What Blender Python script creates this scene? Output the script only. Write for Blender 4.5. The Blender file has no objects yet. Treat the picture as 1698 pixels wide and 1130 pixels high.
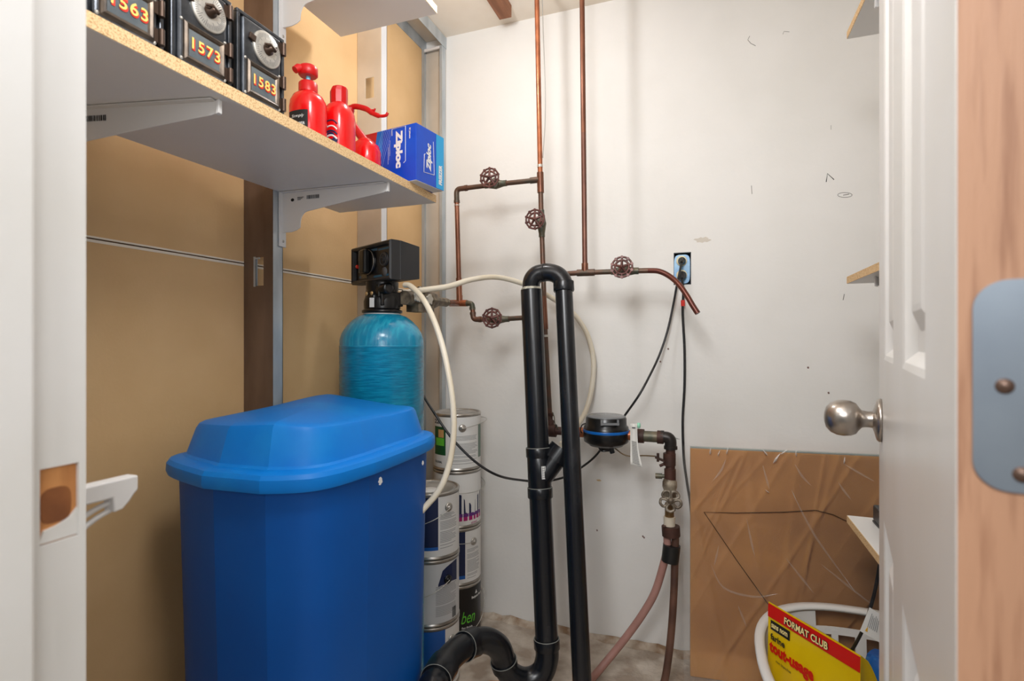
import bpy, math, random
from mathutils import Vector, Matrix
from math import sin, cos, pi, radians, sqrt, atan2
random.seed(7)
V = Vector
UP = Vector((0, 0, 1))
C = bpy.context.scene.collection
SC = bpy.context.scene

# ------------------------------------------------------------ camera, world, lamps, exposure
F_PX, CX, CY, H = 879.0, 849.0, 565.0, 1.07         # focal length in pixels, principal point, eye height
YAW = radians(20.35)
cam_d = bpy.data.cameras.new('camera'); cam = bpy.data.objects.new('camera', cam_d); C.objects.link(cam)
cam_d.sensor_width = 36.0; cam_d.lens = 36.0 * F_PX / 1698.0
cam_d.clip_start = 0.01
cam.location = (0, 0, H); cam.rotation_euler = (pi/2, 0, YAW)
cam_d.dof.use_dof = True; cam_d.dof.focus_distance = 1.55; cam_d.dof.aperture_fstop = 7.0
SC.camera = cam

w = bpy.data.worlds.new('World'); SC.world = w; w.use_nodes = True
w.node_tree.nodes['Background'].inputs[0].default_value = (1.0, 0.99, 0.98, 1)
w.node_tree.nodes['Background'].inputs[1].default_value = 0.15

def lamp(name, kind, loc, energy, size, color=(1, .96, .9), aim=None):
    l = bpy.data.lights.new(name, kind); l.energy = energy; l.color = color
    if kind == 'POINT': l.shadow_soft_size = size
    else:
        l.shape = 'DISK'; l.size = size
    o = bpy.data.objects.new(name, l); C.objects.link(o); o.location = loc
    if aim is not None: o.rotation_euler = (V(aim) - V(loc)).to_track_quat('-Z', 'Y').to_euler()
    return o
lamp('closet_bulb', 'POINT', (-.615, 1.30, H + 1.0), 6.6, .035, (.985, .99, 1))
lamp('doorway_fill', 'POINT', (-.25, .40, H + .75), 15.5, .12, (.98, .99, 1))  # added fill inside the doorway, fitted to lift the closet's brightness
lamp('hall_lamp', 'AREA', (-.2, -.8, H + .9), 24.0, .6, (.98, .99, 1), aim=(-.2, 1.5, H - .5))
lamp('hall_side_fill', 'AREA', (.4, -.6, H + .3), 5.5, .6, (.98, .99, 1), aim=(-.8, 1.2, H - .3))  # weak extra fill from the right, added to balance brightness

vs = SC.view_settings
vs.view_transform = 'Standard'; vs.look = 'None'; vs.gamma = 1.0; vs.use_curve_mapping = False
vs.exposure = 0.0

# ------------------------------------------------------------ helpers
def at(px, py, Y=None, X=None, Z=None, d=None):
    """point of the place seen at a photograph pixel, at a known depth (Y, X, height Z above eye, or distance d along the lens axis)"""
    u = (px - CX) / F_PX; v = (CY - py) / F_PX
    dx = -sin(YAW) + u * cos(YAW); dy = cos(YAW) + u * sin(YAW)
    k = Y/dy if Y is not None else X/dx if X is not None else Z/v if Z is not None else d
    return V((dx*k, dy*k, H + v*k))

def lin(c):
    f = lambda x: x/12.92 if x <= .04045 else ((x+.055)/1.055)**2.4
    return (f(c[0]/255), f(c[1]/255), f(c[2]/255), 1)

MATS = {}
def mat(name, col, rough=.5, metal=0.0, col2=None, scale=8.0, stretch=(1, 1, 1), lo=.35, hi=.65, bump=0.0, bscale=None, detail=5.0, spec=.5, sss=0, coat=0):
    """procedural surface: base colour, optional second colour by noise, optional noise relief"""
    if name in MATS: return MATS[name]
    m = bpy.data.materials.new(name); m.use_nodes = True
    nt = m.node_tree; b = nt.nodes['Principled BSDF']
    b.inputs['Base Color'].default_value = lin(col); b.inputs['Roughness'].default_value = rough
    b.inputs['Metallic'].default_value = metal
    b.inputs['Specular IOR Level'].default_value = spec
    if coat: b.inputs['Coat Weight'].default_value = coat; b.inputs['Coat Roughness'].default_value = .1
    if col2 is not None or bump:
        tc = nt.nodes.new('ShaderNodeTexCoord'); mp = nt.nodes.new('ShaderNodeMapping')
        mp.inputs['Scale'].default_value = stretch
        nt.links.new(tc.outputs['Object'], mp.inputs['Vector'])
    if col2 is not None:
        n = nt.nodes.new('ShaderNodeTexNoise'); n.inputs['Scale'].default_value = scale; n.inputs['Detail'].default_value = detail
        r = nt.nodes.new('ShaderNodeValToRGB')
        r.color_ramp.elements[0].position = lo; r.color_ramp.elements[1].position = hi
        r.color_ramp.elements[0].color = lin(col); r.color_ramp.elements[1].color = lin(col2)
        nt.links.new(mp.outputs[0], n.inputs['Vector']); nt.links.new(n.outputs['Fac'], r.inputs[0])
        nt.links.new(r.outputs[0], b.inputs['Base Color'])
    if bump:
        n2 = nt.nodes.new('ShaderNodeTexNoise'); n2.inputs['Scale'].default_value = bscale or scale*2; n2.inputs['Detail'].default_value = 4
        bp = nt.nodes.new('ShaderNodeBump'); bp.inputs['Strength'].default_value = bump; bp.inputs['Distance'].default_value = .004
        nt.links.new(mp.outputs[0], n2.inputs['Vector']); nt.links.new(n2.outputs['Fac'], bp.inputs['Height'])
        nt.links.new(bp.outputs[0], b.inputs['Normal'])
    MATS[name] = m
    return m

class MB:
    """collects shapes, then links them as one mesh object"""
    def __init__(s): s.v = []; s.f = []; s.mi = []; s.sm = []
    def add(s, vs, fs, mi=0, sm=False):
        o = len(s.v); s.v += [V(p) for p in vs]
        for f in fs: s.f.append([i+o for i in f]); s.mi.append(mi); s.sm.append(sm)
        return s
    def box(s, a, b, mi=0):
        x0, y0, z0 = a; x1, y1, z1 = b
        s.fbox(V((x0, y0, z0)), V((x1-x0, 0, 0)), V((0, y1-y0, 0)), V((0, 0, z1-z0)), mi); return s
    def fbox(s, o, a, b, c, mi=0):
        """parallelepiped from corner o with edge vectors a, b, c"""
        o, a, b, c = V(o), V(a), V(b), V(c)
        vs = [o, o+a, o+a+b, o+b, o+c, o+a+c, o+a+b+c, o+b+c]
        fs = [(0, 3, 2, 1), (4, 5, 6, 7), (0, 1, 5, 4), (1, 2, 6, 5), (2, 3, 7, 6), (3, 0, 4, 7)]
        if a.cross(b).dot(c) < 0: fs = [f[::-1] for f in fs]
        return s.add(vs, fs, mi)
    def tube(s, pts, r, n=14, mi=0, caps=True, sm=True):
        pts = [V(p) for p in pts]; N = len(pts)
        rs = r if isinstance(r, (list, tuple)) else [r]*N
        vs = []; prev = None
        for i, p in enumerate(pts):
            t = (pts[min(i+1, N-1)] - pts[max(i-1, 0)])
            t = t.normalized() if t.length > 1e-9 else V((0, 0, 1))
            if prev is None: a = t.orthogonal().normalized()
            else:
                a = prev - t*prev.dot(t); a = a.normalized() if a.length > 1e-6 else t.orthogonal().normalized()
            prev = a; b = t.cross(a)
            for k in range(n):
                q = 2*pi*k/n; vs.append(p + (a*cos(q) + b*sin(q))*rs[i])
        fs = []
        for i in range(N-1):
            for k in range(n):
                k2 = (k+1) % n; fs.append((i*n+k, i*n+k2, (i+1)*n+k2, (i+1)*n+k))
        s.add(vs, fs, mi, sm)
        if caps:
            s.add([vs[k] for k in range(n)][::-1], [tuple(range(n))], mi)
            s.add([vs[(N-1)*n+k] for k in range(n)], [tuple(range(n))], mi)
        return s
    def lathe(s, prof, o, axis=(0, 0, 1), n=32, mi=0, sm=True, ref=None, caps=True):
        """profile of (radius, height) turned about an axis through o"""
        o = V(o); w_ = V(axis).normalized()
        a = (V(ref) - w_*V(ref).dot(w_)).normalized() if ref is not None else w_.orthogonal().normalized()
        b = w_.cross(a); vs = []
        for r, h in prof:
            for k in range(n):
                q = 2*pi*k/n; vs.append(o + w_*h + (a*cos(q)+b*sin(q))*max(r, 1e-5))
        fs = []
        for i in range(len(prof)-1):
            for k in range(n):
                k2 = (k+1) % n; fs.append((i*n+k, i*n+k2, (i+1)*n+k2, (i+1)*n+k))
        s.add(vs, fs, mi, sm)
        if caps and prof[0][0] > 1e-4: s.add(vs[:n][::-1], [tuple(range(n))], mi)
        if caps and prof[-1][0] > 1e-4: s.add(vs[-n:], [tuple(range(n))], mi)
        return s
    def torus(s, o, axis, R, r, n=32, m=8, mi=0, a0=0, a1=2*pi, ref=None):
        o = V(o); w_ = V(axis).normalized()
        a = V(ref).normalized() if ref is not None else w_.orthogonal().normalized()
        b = w_.cross(a)
        full = abs(a1-a0-2*pi) < 1e-6
        N = n if full else n+1; vs = []
        for i in range(N):
            q = a0 + (a1-a0)*i/n; d = a*cos(q)+b*sin(q)
            for k in range(m):
                g = 2*pi*k/m; vs.append(o + d*(R + r*cos(g)) + w_*(r*sin(g)))
        fs = []
        for i in range(n):
            i2 = (i+1) % N
            for k in range(m):
                k2 = (k+1) % m; fs.append((i*m+k, i2*m+k, i2*m+k2, i*m+k2))
        return s.add(vs, fs, mi, True)
    def loft(s, rings, mi=0, sm=False, cap0=True, cap1=True):
        n = len(rings[0]); vs = [p for r in rings for p in r]; fs = []
        for i in range(len(rings)-1):
            for k in range(n):
                k2 = (k+1) % n; fs.append((i*n+k, i*n+k2, (i+1)*n+k2, (i+1)*n+k))
        s.add(vs, fs, mi, sm)
        if cap0: s.add(list(rings[0])[::-1], [tuple(range(n))], mi, sm)
        if cap1: s.add(list(rings[-1]), [tuple(range(n))], mi, sm)
        return s
    def prism(s, poly, o, u, v, w_, mi=0):
        """2D outline in (u, v) at o, extruded by vector w_"""
        o, u, v, w_ = V(o), V(u), V(v), V(w_)
        if u.cross(v).dot(w_) < 0: poly = poly[::-1]
        A = [o+u*x+v*y for x, y in poly]; B = [p+w_ for p in A]; n = len(A)
        fs = [tuple(range(n))[::-1], tuple(range(n, 2*n))] + [(i, (i+1) % n, n+(i+1) % n, n+i) for i in range(n)]
        return s.add(A+B, fs, mi)
    def grid(s, fn, nu, nv, mi=0, sm=True):
        vs = [fn(i/nu, j/nv) for j in range(nv+1) for i in range(nu+1)]
        fs = [(j*(nu+1)+i, j*(nu+1)+i+1, (j+1)*(nu+1)+i+1, (j+1)*(nu+1)+i) for j in range(nv) for i in range(nu)]
        return s.add(vs, fs, mi, sm)
    def build(s, name, mats, parent=None, bevel=0, seg=2, world=True, solid=0, auto=None):
        me = bpy.data.meshes.new(name)
        off = ORG.get(parent, V((0, 0, 0))) if world else V((0, 0, 0))
        me.from_pydata([p-off for p in s.v], [], s.f)
        for m in (mats if isinstance(mats, (list, tuple)) else [mats]): me.materials.append(m)
        me.polygons.foreach_set('material_index', s.mi)
        me.polygons.foreach_set('use_smooth', s.sm)
        me.update()
        o = bpy.data.objects.new(name, me); C.objects.link(o)
        if parent is not None:
            o.parent = parent; ORG[o] = off
        if solid:
            md = o.modifiers.new('solid', 'SOLIDIFY'); md.thickness = solid; md.offset = 0
        if bevel:
            md = o.modifiers.new('bevel', 'BEVEL'); md.width = bevel; md.segments = seg; md.limit_method = 'ANGLE'; md.angle_limit = radians(40)
        return o
ORG = {}
def tag(o, label=None, cat=None, group=None, kind=None):
    if label: o['label'] = label
    if cat: o['category'] = cat
    if group: o['group'] = group
    if kind: o['kind'] = kind
    return o
def thing(name, loc, label, cat, group=None, kind=None, rotz=0):
    e = bpy.data.objects.new(name, None); C.objects.link(e); e.location = loc; e.rotation_euler = (0, 0, rotz)
    e.empty_display_size = .05
    ORG[e] = V(loc)
    return tag(e, label, cat, group, kind)
def spline(pts, k=8):
    pts = [V(p) for p in pts]; out = []
    P_ = [pts[0]*2-pts[1]] + pts + [pts[-1]*2-pts[-2]]
    for i in range(1, len(P_)-2):
        a, b, c, d = P_[i-1], P_[i], P_[i+1], P_[i+2]
        for j in range(k):
            t = j/k
            out.append(.5*((2*b) + (c-a)*t + (2*a-5*b+4*c-d)*t*t + (3*b-a-3*c+d)*t**3))
    out.append(pts[-1]); return out
def rounded(pts, r, k=6):
    """polyline with its corners rounded"""
    pts = [V(p) for p in pts]; out = [pts[0]]
    for i in range(1, len(pts)-1):
        p = pts[i]; a = (pts[i-1]-p); b = (pts[i+1]-p)
        ra = min(r, a.length*.49, b.length*.49)
        A = p + a.normalized()*ra; B = p + b.normalized()*ra
        for j in range(k+1):
            t = j/k; out.append(A*(1-t)**2 + p*2*t*(1-t) + B*t*t)
    out.append(pts[-1]); return out

TXT = {}
def glyphs(text, bold=0.0, shear=0.0, spacing=1.0):
    key = (text, bold, shear, spacing)
    if key not in TXT:
        cu = bpy.data.curves.new('t', 'FONT'); cu.body = text; cu.offset = bold; cu.shear = shear; cu.resolution_u = 3
        cu.space_character = spacing
        o = bpy.data.objects.new('t', cu); C.objects.link(o)
        me = bpy.data.meshes.new_from_object(o.evaluated_get(bpy.context.evaluated_depsgraph_get()))
        vs = [(p.co.x, p.co.y) for p in me.vertices]; fs = [tuple(f.vertices) for f in me.polygons]
        bpy.data.objects.remove(o); bpy.data.meshes.remove(me)
        x0 = min(p[0] for p in vs); x1 = max(p[0] for p in vs); y0 = min(p[1] for p in vs); y1 = max(p[1] for p in vs)
        TXT[key] = ([(x-x0, y-y0) for x, y in vs], fs, x1-x0, y1-y0)
    return TXT[key]
def letter(mb, text, fn, width=None, height=None, mi=0, bold=0.02, shear=0.0, spacing=1.0, flip=True):
    """flat lettering: fn maps (x, y) in metres to a point of the surface"""
    vs, fs, W, Hh = glyphs(text, bold, shear, spacing)
    sx = width/W if width else height/Hh; sy = height/Hh if height else sx
    mb.add([fn(x*sx, y*sy) for x, y in vs], fs, mi)
def plane_fn(o, r, u, n=None, eps=.0006):
    o, r, u = V(o), V(r).normalized(), V(u).normalized(); n = r.cross(u)
    return lambda x, y: o + r*x + u*y + n*eps

# ------------------------------------------------------------ materials
m_wall = mat('white_wall_paint', (234, 232, 228), .75, col2=(228, 226, 221), scale=3.0, lo=.42, hi=.7, bump=.12, bscale=60)
m_trim = mat('white_gloss_paint', (226, 224, 221), .32, bump=.05, bscale=40, col2=(218, 215, 209), scale=4)
m_paper = mat('brown_drywall_paper', (226, 188, 138), .85, col2=(216, 177, 126), scale=6, lo=.3, hi=.75, bump=.08, bscale=150)
m_paper_edge = mat('pale_paper_edge', (244, 232, 214), .8)
m_galv = mat('galvanised_steel', (200, 206, 210), .42, .5, col2=(168, 176, 182), scale=18, stretch=(1, 1, .3), bump=.05, bscale=40)
m_melamine = mat('white_melamine', (236, 234, 231), .4, col2=(230, 228, 225), scale=3)
m_chip = mat('particle_board', (228, 196, 148), .8, col2=(186, 142, 94), scale=420, lo=.46, hi=.66, bump=.3, bscale=420, detail=3)
m_bracket = mat('white_bracket_paint', (222, 220, 218), .4)
m_ink = mat('black_ink', (24, 22, 22), .7)
m_copper = mat('aged_copper', (144, 94, 70), .36, .55, col2=(104, 66, 50), scale=14, stretch=(1, 1, .5), bump=.1, bscale=60)
m_copper_b = mat('bright_copper', (196, 122, 84), .3, .6, col2=(150, 90, 62), scale=20)
m_copper_d = mat('dark_weathered_copper', (112, 76, 60), .42, .45, col2=(84, 74, 62), scale=22, bump=.15, bscale=70)
m_brass = mat('weathered_brass', (112, 102, 84), .45, .4, col2=(78, 84, 72), scale=30, bump=.2, bscale=80)
m_wheel = mat('maroon_wheel_paint', (104, 62, 54), .38, .25, col2=(76, 44, 40), scale=40)
m_solder = mat('solder_joint', (196, 190, 180), .4, .4)
m_abs = mat('black_abs_plastic', (20, 22, 26), .27, 0, col2=(40, 42, 46), scale=16, stretch=(1, 1, .45), lo=.56, hi=.8, bump=.06, bscale=30)
m_abs_edge = mat('grey_glue_line', (128, 128, 122), .5)
m_black = mat('black_plastic', (16, 16, 17), .28)
m_black_m = mat('matte_black_plastic', (38, 38, 40), .45)
m_cord = mat('black_cord_rubber', (18, 18, 20), .4, col2=(40, 40, 42), scale=60)
m_hose = mat('translucent_white_hose', (226, 218, 200), .35, col2=(216, 204, 180), scale=10)
m_tank = mat('teal_fibreglass', (14, 128, 168), .26, 0, col2=(22, 158, 196), scale=26, stretch=(1, 1, 9), bump=.28, bscale=30, coat=.3)
m_tank_top = mat('teal_dome_winding', (16, 138, 178), .24, 0, col2=(52, 178, 206), scale=40, stretch=(3, 1, .4), lo=.45, hi=.75, bump=.2, bscale=40, coat=.3)
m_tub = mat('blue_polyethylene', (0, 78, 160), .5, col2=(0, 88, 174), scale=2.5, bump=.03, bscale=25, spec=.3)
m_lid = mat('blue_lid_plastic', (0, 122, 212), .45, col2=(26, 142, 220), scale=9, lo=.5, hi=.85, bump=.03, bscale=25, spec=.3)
m_red = mat('red_bottle_plastic', (222, 8, 12), .22, coat=.3)
m_red_d = mat('red_cap_plastic', (196, 6, 10), .35)
m_white = mat('white_label_paper', (228, 227, 224), .55)
m_grey_t = mat('grey_small_print', (150, 150, 150), .6)
m_grey_d = mat('dark_grey_print', (90, 90, 92), .6)
m_navy = mat('navy_print', (20, 34, 74), .45)
m_blue = mat('blue_print', (20, 92, 176), .45)
m_silver = mat('tin_plate', (196, 192, 186), .3, .8, col2=(160, 154, 146), scale=20)
m_lidgrey = mat('dull_can_lid', (186, 184, 180), .42, .3, col2=(150, 146, 140), scale=12)
m_wire = mat('steel_wire', (186, 184, 178), .35, .7)
m_canblack = mat('black_can_print', (24, 23, 24), .35)
m_green = mat('bright_green_print', (104, 206, 60), .5)
m_dkgreen = mat('dark_green_print', (16, 84, 44), .5)
m_magenta = mat('magenta_print', (172, 28, 110), .5)
m_zip = mat('blue_carton', (0, 62, 178), .32, col2=(0, 84, 206), scale=6)
m_zip2 = mat('light_blue_carton', (0, 118, 206), .32, col2=(0, 96, 194), scale=9)
m_cyan = mat('cyan_carton', (24, 158, 216), .35)
m_yellow = mat('yellow_bag_film', (240, 204, 10), .3, col2=(226, 184, 4), scale=5, bump=.25, bscale=12)
m_redprint = mat('red_bag_print', (214, 20, 18), .32)
m_cream = mat('cream_lettering', (250, 232, 160), .45)
m_basket = mat('white_basket_plastic', (226, 224, 220), .35)
m_card = mat('brown_cardboard', (204, 146, 76), .75, col2=(182, 124, 60), scale=3.5, stretch=(1, 1, 2), lo=.35, hi=.7, bump=.1, bscale=20)
m_wood = mat('bare_pine', (178, 134, 104), .6, col2=(126, 80, 54), scale=6, stretch=(30, 30, 2.0), lo=.48, hi=.82, bump=.15, bscale=12)
m_woodraw = mat('bare_orange_wood', (214, 150, 90), .7, col2=(176, 112, 60), scale=7, stretch=(8, 8, 1))
m_joist = mat('brown_joist_wood', (164, 112, 82), .75, col2=(122, 78, 54), scale=6, stretch=(6, .6, 6), bump=.2)
m_ceil = mat('pale_subfloor', (238, 230, 218), .8, col2=(228, 216, 200), scale=4)
m_conc = mat('rough_concrete', (158, 142, 126), .9, col2=(200, 188, 174), scale=11, lo=.38, hi=.62, bump=1.0, bscale=60)
m_nickel = mat('satin_nickel', (176, 168, 160), .28, .95, bump=.02, bscale=200)
m_hinge = mat('painted_steel_hinge', (152, 162, 172), .35, .7, col2=(138, 148, 160), scale=14)
m_screw = mat('brown_screw_head', (106, 84, 72), .45, .6)
m_iron = mat('black_cast_metal', (72, 75, 80), .3, .8, col2=(120, 123, 128), scale=22, lo=.45, hi=.8, bump=.12, bscale=40)
m_dial = mat('brushed_dial_face', (200, 196, 188), .36, .6, col2=(172, 168, 160), scale=50)
m_brown_m = mat('dark_brown_metal', (74, 58, 48), .4, .7)
m_pane = mat('smoky_glass_pane', (84, 92, 98), .12, .1, col2=(122, 128, 130), scale=12, lo=.4, hi=.7)
m_gold = mat('gold_numeral_paint', (244, 206, 110), .45)
m_numred = mat('red_numeral_paint', (214, 44, 28), .45)
m_clear_blue = mat('blue_masking_film', (120, 176, 214), .3, col2=(70, 140, 200), scale=30)
m_tape_blk = mat('black_tape', (26, 26, 26), .4)
m_pink = mat('pinkish_rubber_hose', (176, 132, 122), .5, col2=(150, 106, 96), scale=8)
m_brownpipe = mat('brown_drain_tube', (104, 72, 58), .5, col2=(76, 52, 42), scale=16)
m_rust = mat('rusty_iron_pipe', (86, 54, 44), .6, .3, col2=(60, 42, 36), scale=24, bump=.2)
m_bluering = mat('blue_meter_ring', (14, 96, 176), .3)
m_greytrans = mat('grey_meter_lid', (120, 122, 124), .25)
m_paper_w = mat('white_tag_paper', (216, 214, 208), .6)
m_bluebag = mat('blue_plastic_bag', (20, 92, 170), .2, col2=(120, 180, 220), scale=30, lo=.5, hi=.75, bump=.6, bscale=40)
m_pencil = mat('pencil_line', (120, 116, 112), .8)

def film_mat(name, col, opacity, rough=.12):
    m = bpy.data.materials.new(name); m.use_nodes = True; nt = m.node_tree
    for n in list(nt.nodes):
        if n.type != 'OUTPUT_MATERIAL': nt.nodes.remove(n)
    out = [n for n in nt.nodes if n.type == 'OUTPUT_MATERIAL'][0]
    tr = nt.nodes.new('ShaderNodeBsdfTransparent'); gl = nt.nodes.new('ShaderNodeBsdfGlossy'); df = nt.nodes.new('ShaderNodeBsdfDiffuse')
    gl.inputs['Roughness'].default_value = rough; gl.inputs['Color'].default_value = (1, 1, 1, 1); df.inputs['Color'].default_value = lin(col)
    fr = nt.nodes.new('ShaderNodeFresnel'); fr.inputs[0].default_value = 1.45
    a = nt.nodes.new('ShaderNodeMixShader'); b = nt.nodes.new('ShaderNodeMixShader'); a.inputs[0].default_value = opacity
    nt.links.new(tr.outputs[0], a.inputs[1]); nt.links.new(df.outputs[0], a.inputs[2])
    nt.links.new(fr.outputs[0], b.inputs[0]); nt.links.new(a.outputs[0], b.inputs[1]); nt.links.new(gl.outputs[0], b.inputs[2])
    nt.links.new(b.outputs[0], out.inputs[0]); return m
m_film = film_mat('clear_plastic_film', (236, 232, 226), .075, .2)

# ------------------------------------------------------------ the room
D = 1.9                       # back wall
XD, XS = -1.078, -.986        # drywall plane, stud faces
XR = .635                     # right wall
ZC = H + 1.216                # ceiling
FY0, FY1 = .135, .257         # front wall (doorway)
JX = -.43                     # latch jamb face

fl = MB()
def floor_fn(u, v):
    x = -1.35 + u*2.2; y = -1.6 + v*(D + 1.62)
    return V((x, y, 0.0))
fl.grid(floor_fn, 8, 8, sm=False)
fl.box((-1.35, -1.6, -.06), (.85, D+.02, -.001))
tag(fl.build('floor', m_conc), 'rough grey and pinkish concrete floor with crumbling edge', None, None, 'structure')
# crumbling mortar ledge along the back wall
led = MB()
n = 44; top = []; 
for i in range(n+1):
    x = -1.0 + i*(1.6/n)
    top.append((x, D - .006 - random.random()*.02, .003 + random.random()*.011))
vs_ = []; 
for x, y, z in top: vs_ += [V((x, y-.012, .0005)), V((x, y, z)), V((x, D-.001, z+.006))]
fs_ = []
for i in range(n):
    for k in (0, 1): fs_.append((i*3+k, (i+1)*3+k, (i+1)*3+k+1, i*3+k+1))
led.add(vs_, fs_)
tag(led.build('baseboard_back', mat('crumbled_mortar', (206, 194, 178), .95, col2=(140, 112, 86), scale=16, bump=.8)), 'crumbled mortar ledge along the foot of the white wall', None, None, 'structure')

ce = thing('ceiling', (0, .9, ZC), 'pale subfloor ceiling with a brown joist', None, None, 'structure')
MB().box((-1.35, FY0, ZC), (.85, D+.1, ZC+.03)).build('subfloor', m_ceil, ce)
MB().box((-.716, .3, ZC-.045), (-.669, 1.80, ZC-.0005)).build('joist', m_joist, ce, bevel=.002)
MB().box((-.15, .3, ZC-.045), (-.104, 1.80, ZC-.0005)).build('joist', m_joist, ce, bevel=.002)

lh = thing('lampholder', (-.615, 1.30, ZC), 'white porcelain lampholder on the ceiling above the tank', 'lamp')
MB().lathe([(.055, 0), (.055, -.012), (.04, -.03), (.022, -.04), (.02, -.075), (.014, -.078), (0, -.078)], (-.615, 1.30, ZC-.0005), UP, 30).build('holder', m_bracket, lh)

wb = thing('wall_back', (-.2, D, 0), 'white painted back wall with scuffs and pencil marks', None, None, 'structure')
o0 = at(1117, 473, Y=D); o1 = at(1146, 418, Y=D)     # hole cut for the outlet box
bw = MB()
x0, x1, z0, z1 = o0.x, o1.x, o0.z, o1.z
for a, b in (((-1.35, D, 0), (x0, D+.012, ZC)), ((x1, D, 0), (.85, D+.012, ZC)), ((x0, D, 0), (x1, D+.012, z0)), ((x0, D, z1), (x1, D+.012, ZC))):
    bw.box(a, b)
bw.box((-1.35, D+.06, 0), (.85, D+.1, ZC))
bw.build('wall_board', m_wall, wb)
def mark(pts, r=.0009, m=m_pencil):
    MB().tube([at(x, y, Y=D-.0003) for x, y in pts], r, 5, caps=False).build('pencil_mark', m, wb)
mark([(1370, 302), (1372, 288), (1383, 298)], .0012, m_ink)
mark([(1401 + 12*cos(t*pi/8), 323.5 + 4*sin(t*pi/8)) for t in range(17)], .0007)
mark([(1398, 324), (1408, 322)], .001)
mark([(1246, 308), (1247, 322)], .0008); mark([(1243, 60), (1240, 66), (1245, 72), (1253, 76)], .0008)
mark([(1298, 57), (1300, 52), (1309, 53)], .0006); mark([(1378, 208), (1378, 215)], .0005)
mark([(1400, 488), (1398, 498)], .001)
def smudge(px, py, wpx, hpx, col, name):
    c = at(px, py, Y=D-.0004); a = V((wpx/470, 0, 0)); b = V((0, 0, hpx/470)); N = 20
    vs = [c + a*cos(2*pi*i/N)*(1+.25*sin(5*i)) + b*sin(2*pi*i/N)*(1+.3*cos(3*i)) for i in range(N)]
    MB().add(vs, [tuple(range(N))]).build('scuff', mat(name, col, .8), wb)
smudge(1165, 398, 12, 4, (212, 204, 192), 'pale_scuff'); smudge(993, 797, 4, 1.5, (206, 176, 130), 'tan_scuff')
for x, y in ((1374, 652), (1108, 579), (1066, 890), (1068, 892), (990, 880), (1095, 600), (1340, 610)):
    smudge(x, y, 1.3, 1.6, (120, 92, 84), 'dark_speck')
# lower drywall patch (slightly pinker) with a chalky joint
wl = thing('wall_left', (XD, 1.0, 0), 'unfinished left wall of brown drywall backs between steel studs', None, None, 'structure')
ZS = H + .19
MB().box((XD-.012, -.1, 0), (XD, D, ZS-.0014)).build('drywall_panel', m_paper, wl)
MB().box((XD-.012, -.1, ZS+.0014), (XD, D, ZC)).build('drywall_panel', m_paper, wl)
MB().box((XD-.02, -.1, ZS-.02), (XD-.006, D, ZS+.02)).build('drywall_joint', mat('dark_joint', (120, 92, 66), .9), wl)
for s_ in (-1, 1):
    a = ZS + s_*.0014; b = a + s_*(.0036 if s_ > 0 else .0052)
    MB().box((XD-.001, -.1, min(a, b)), (XD+.0012, D, max(a, b))).build('paper_edge', m_paper_edge, wl)
def stud(yf, hole=None, m=m_galv, mw=None, lip=True, clip=False):
    """C stud: web at y = yf facing the doorway, flange faces the room"""
    e = MB(); t = .0016; fl_ = .033
    if hole:
        hz0, hz1, hx0, hx1 = hole
        for a, b in (((XD+.001, yf, .0), (XS, yf+t, hz0)), ((XD+.001, yf, hz1), (XS, yf+t, ZC-.002)), ((XD+.001, yf, hz0), (hx0, yf+t, hz1)), ((hx1, yf, hz0), (XS, yf+t, hz1))): e.box(a, b)
    else: e.box((XD+.001, yf, 0), (XS, yf+t, ZC-.002))
    r = e.build('stud', mw or m, wl)
    MB().box((XS-t, yf+t, 0), (XS, yf+fl_, ZC-.002)).box((XD+.001, yf+t, 0), (XD+.001+t, yf+fl_, ZC-.002)).box((XS-.009, yf+fl_-t, 0), (XS, yf+fl_, ZC-.002)).build('flange', m, r)
    if hole and clip:
        MB().box((hx0-.006, yf-.0012, hz0-.002), (hx0, yf+.006, hz1+.002)).box((hx0, yf-.001, hz1-.004), (hx0+.012, yf+.002, hz1)).build('clip', m_galv, r)
    return r
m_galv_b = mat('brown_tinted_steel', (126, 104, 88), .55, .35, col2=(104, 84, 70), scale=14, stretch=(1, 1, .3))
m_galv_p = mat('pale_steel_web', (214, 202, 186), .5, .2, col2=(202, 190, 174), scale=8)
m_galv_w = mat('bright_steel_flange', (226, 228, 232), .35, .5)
stud(.55)
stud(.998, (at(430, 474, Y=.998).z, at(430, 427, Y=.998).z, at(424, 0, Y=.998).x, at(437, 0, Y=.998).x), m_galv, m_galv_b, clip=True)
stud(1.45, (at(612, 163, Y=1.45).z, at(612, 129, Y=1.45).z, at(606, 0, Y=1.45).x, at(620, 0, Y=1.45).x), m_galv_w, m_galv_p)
# corner stud, open towards the doorway
cs = MB().box((XD+.001, D-.004, 0), (XS, D-.002, ZC-.05)).build('stud', m_galv_p, wl)
MB().box((XD+.001, D-.036, 0), (XD+.003, D-.004, ZC-.05)).box((XS-.002, D-.036, 0), (XS, D-.004, ZC-.05)).box((XS-.011, D-.036, 0), (XS-.002, D-.0345, ZC-.05)).box((XD+.003, D-.036, 0), (XD+.012, D-.0345, ZC-.05)).build('flange', m_galv, cs)
tr = MB().box((XD+.001, .26, ZC-.004), (XS+.002, D-.001, ZC-.002)).build('top_track', m_galv_p, wl)
MB().box((XS, .26, ZC-.05), (XS+.002, D-.001, ZC-.004)).box((XD+.001, .26, ZC-.05), (XD+.003, D-.001, ZC-.004)).build('flange', m_galv, tr)
MB().tube([V((XD+.006, D-.03, ZC-.055)), V((XS-.002, D-.03, ZC-.052))], .006, 10).build('rod', m_bracket, tr)
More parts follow.
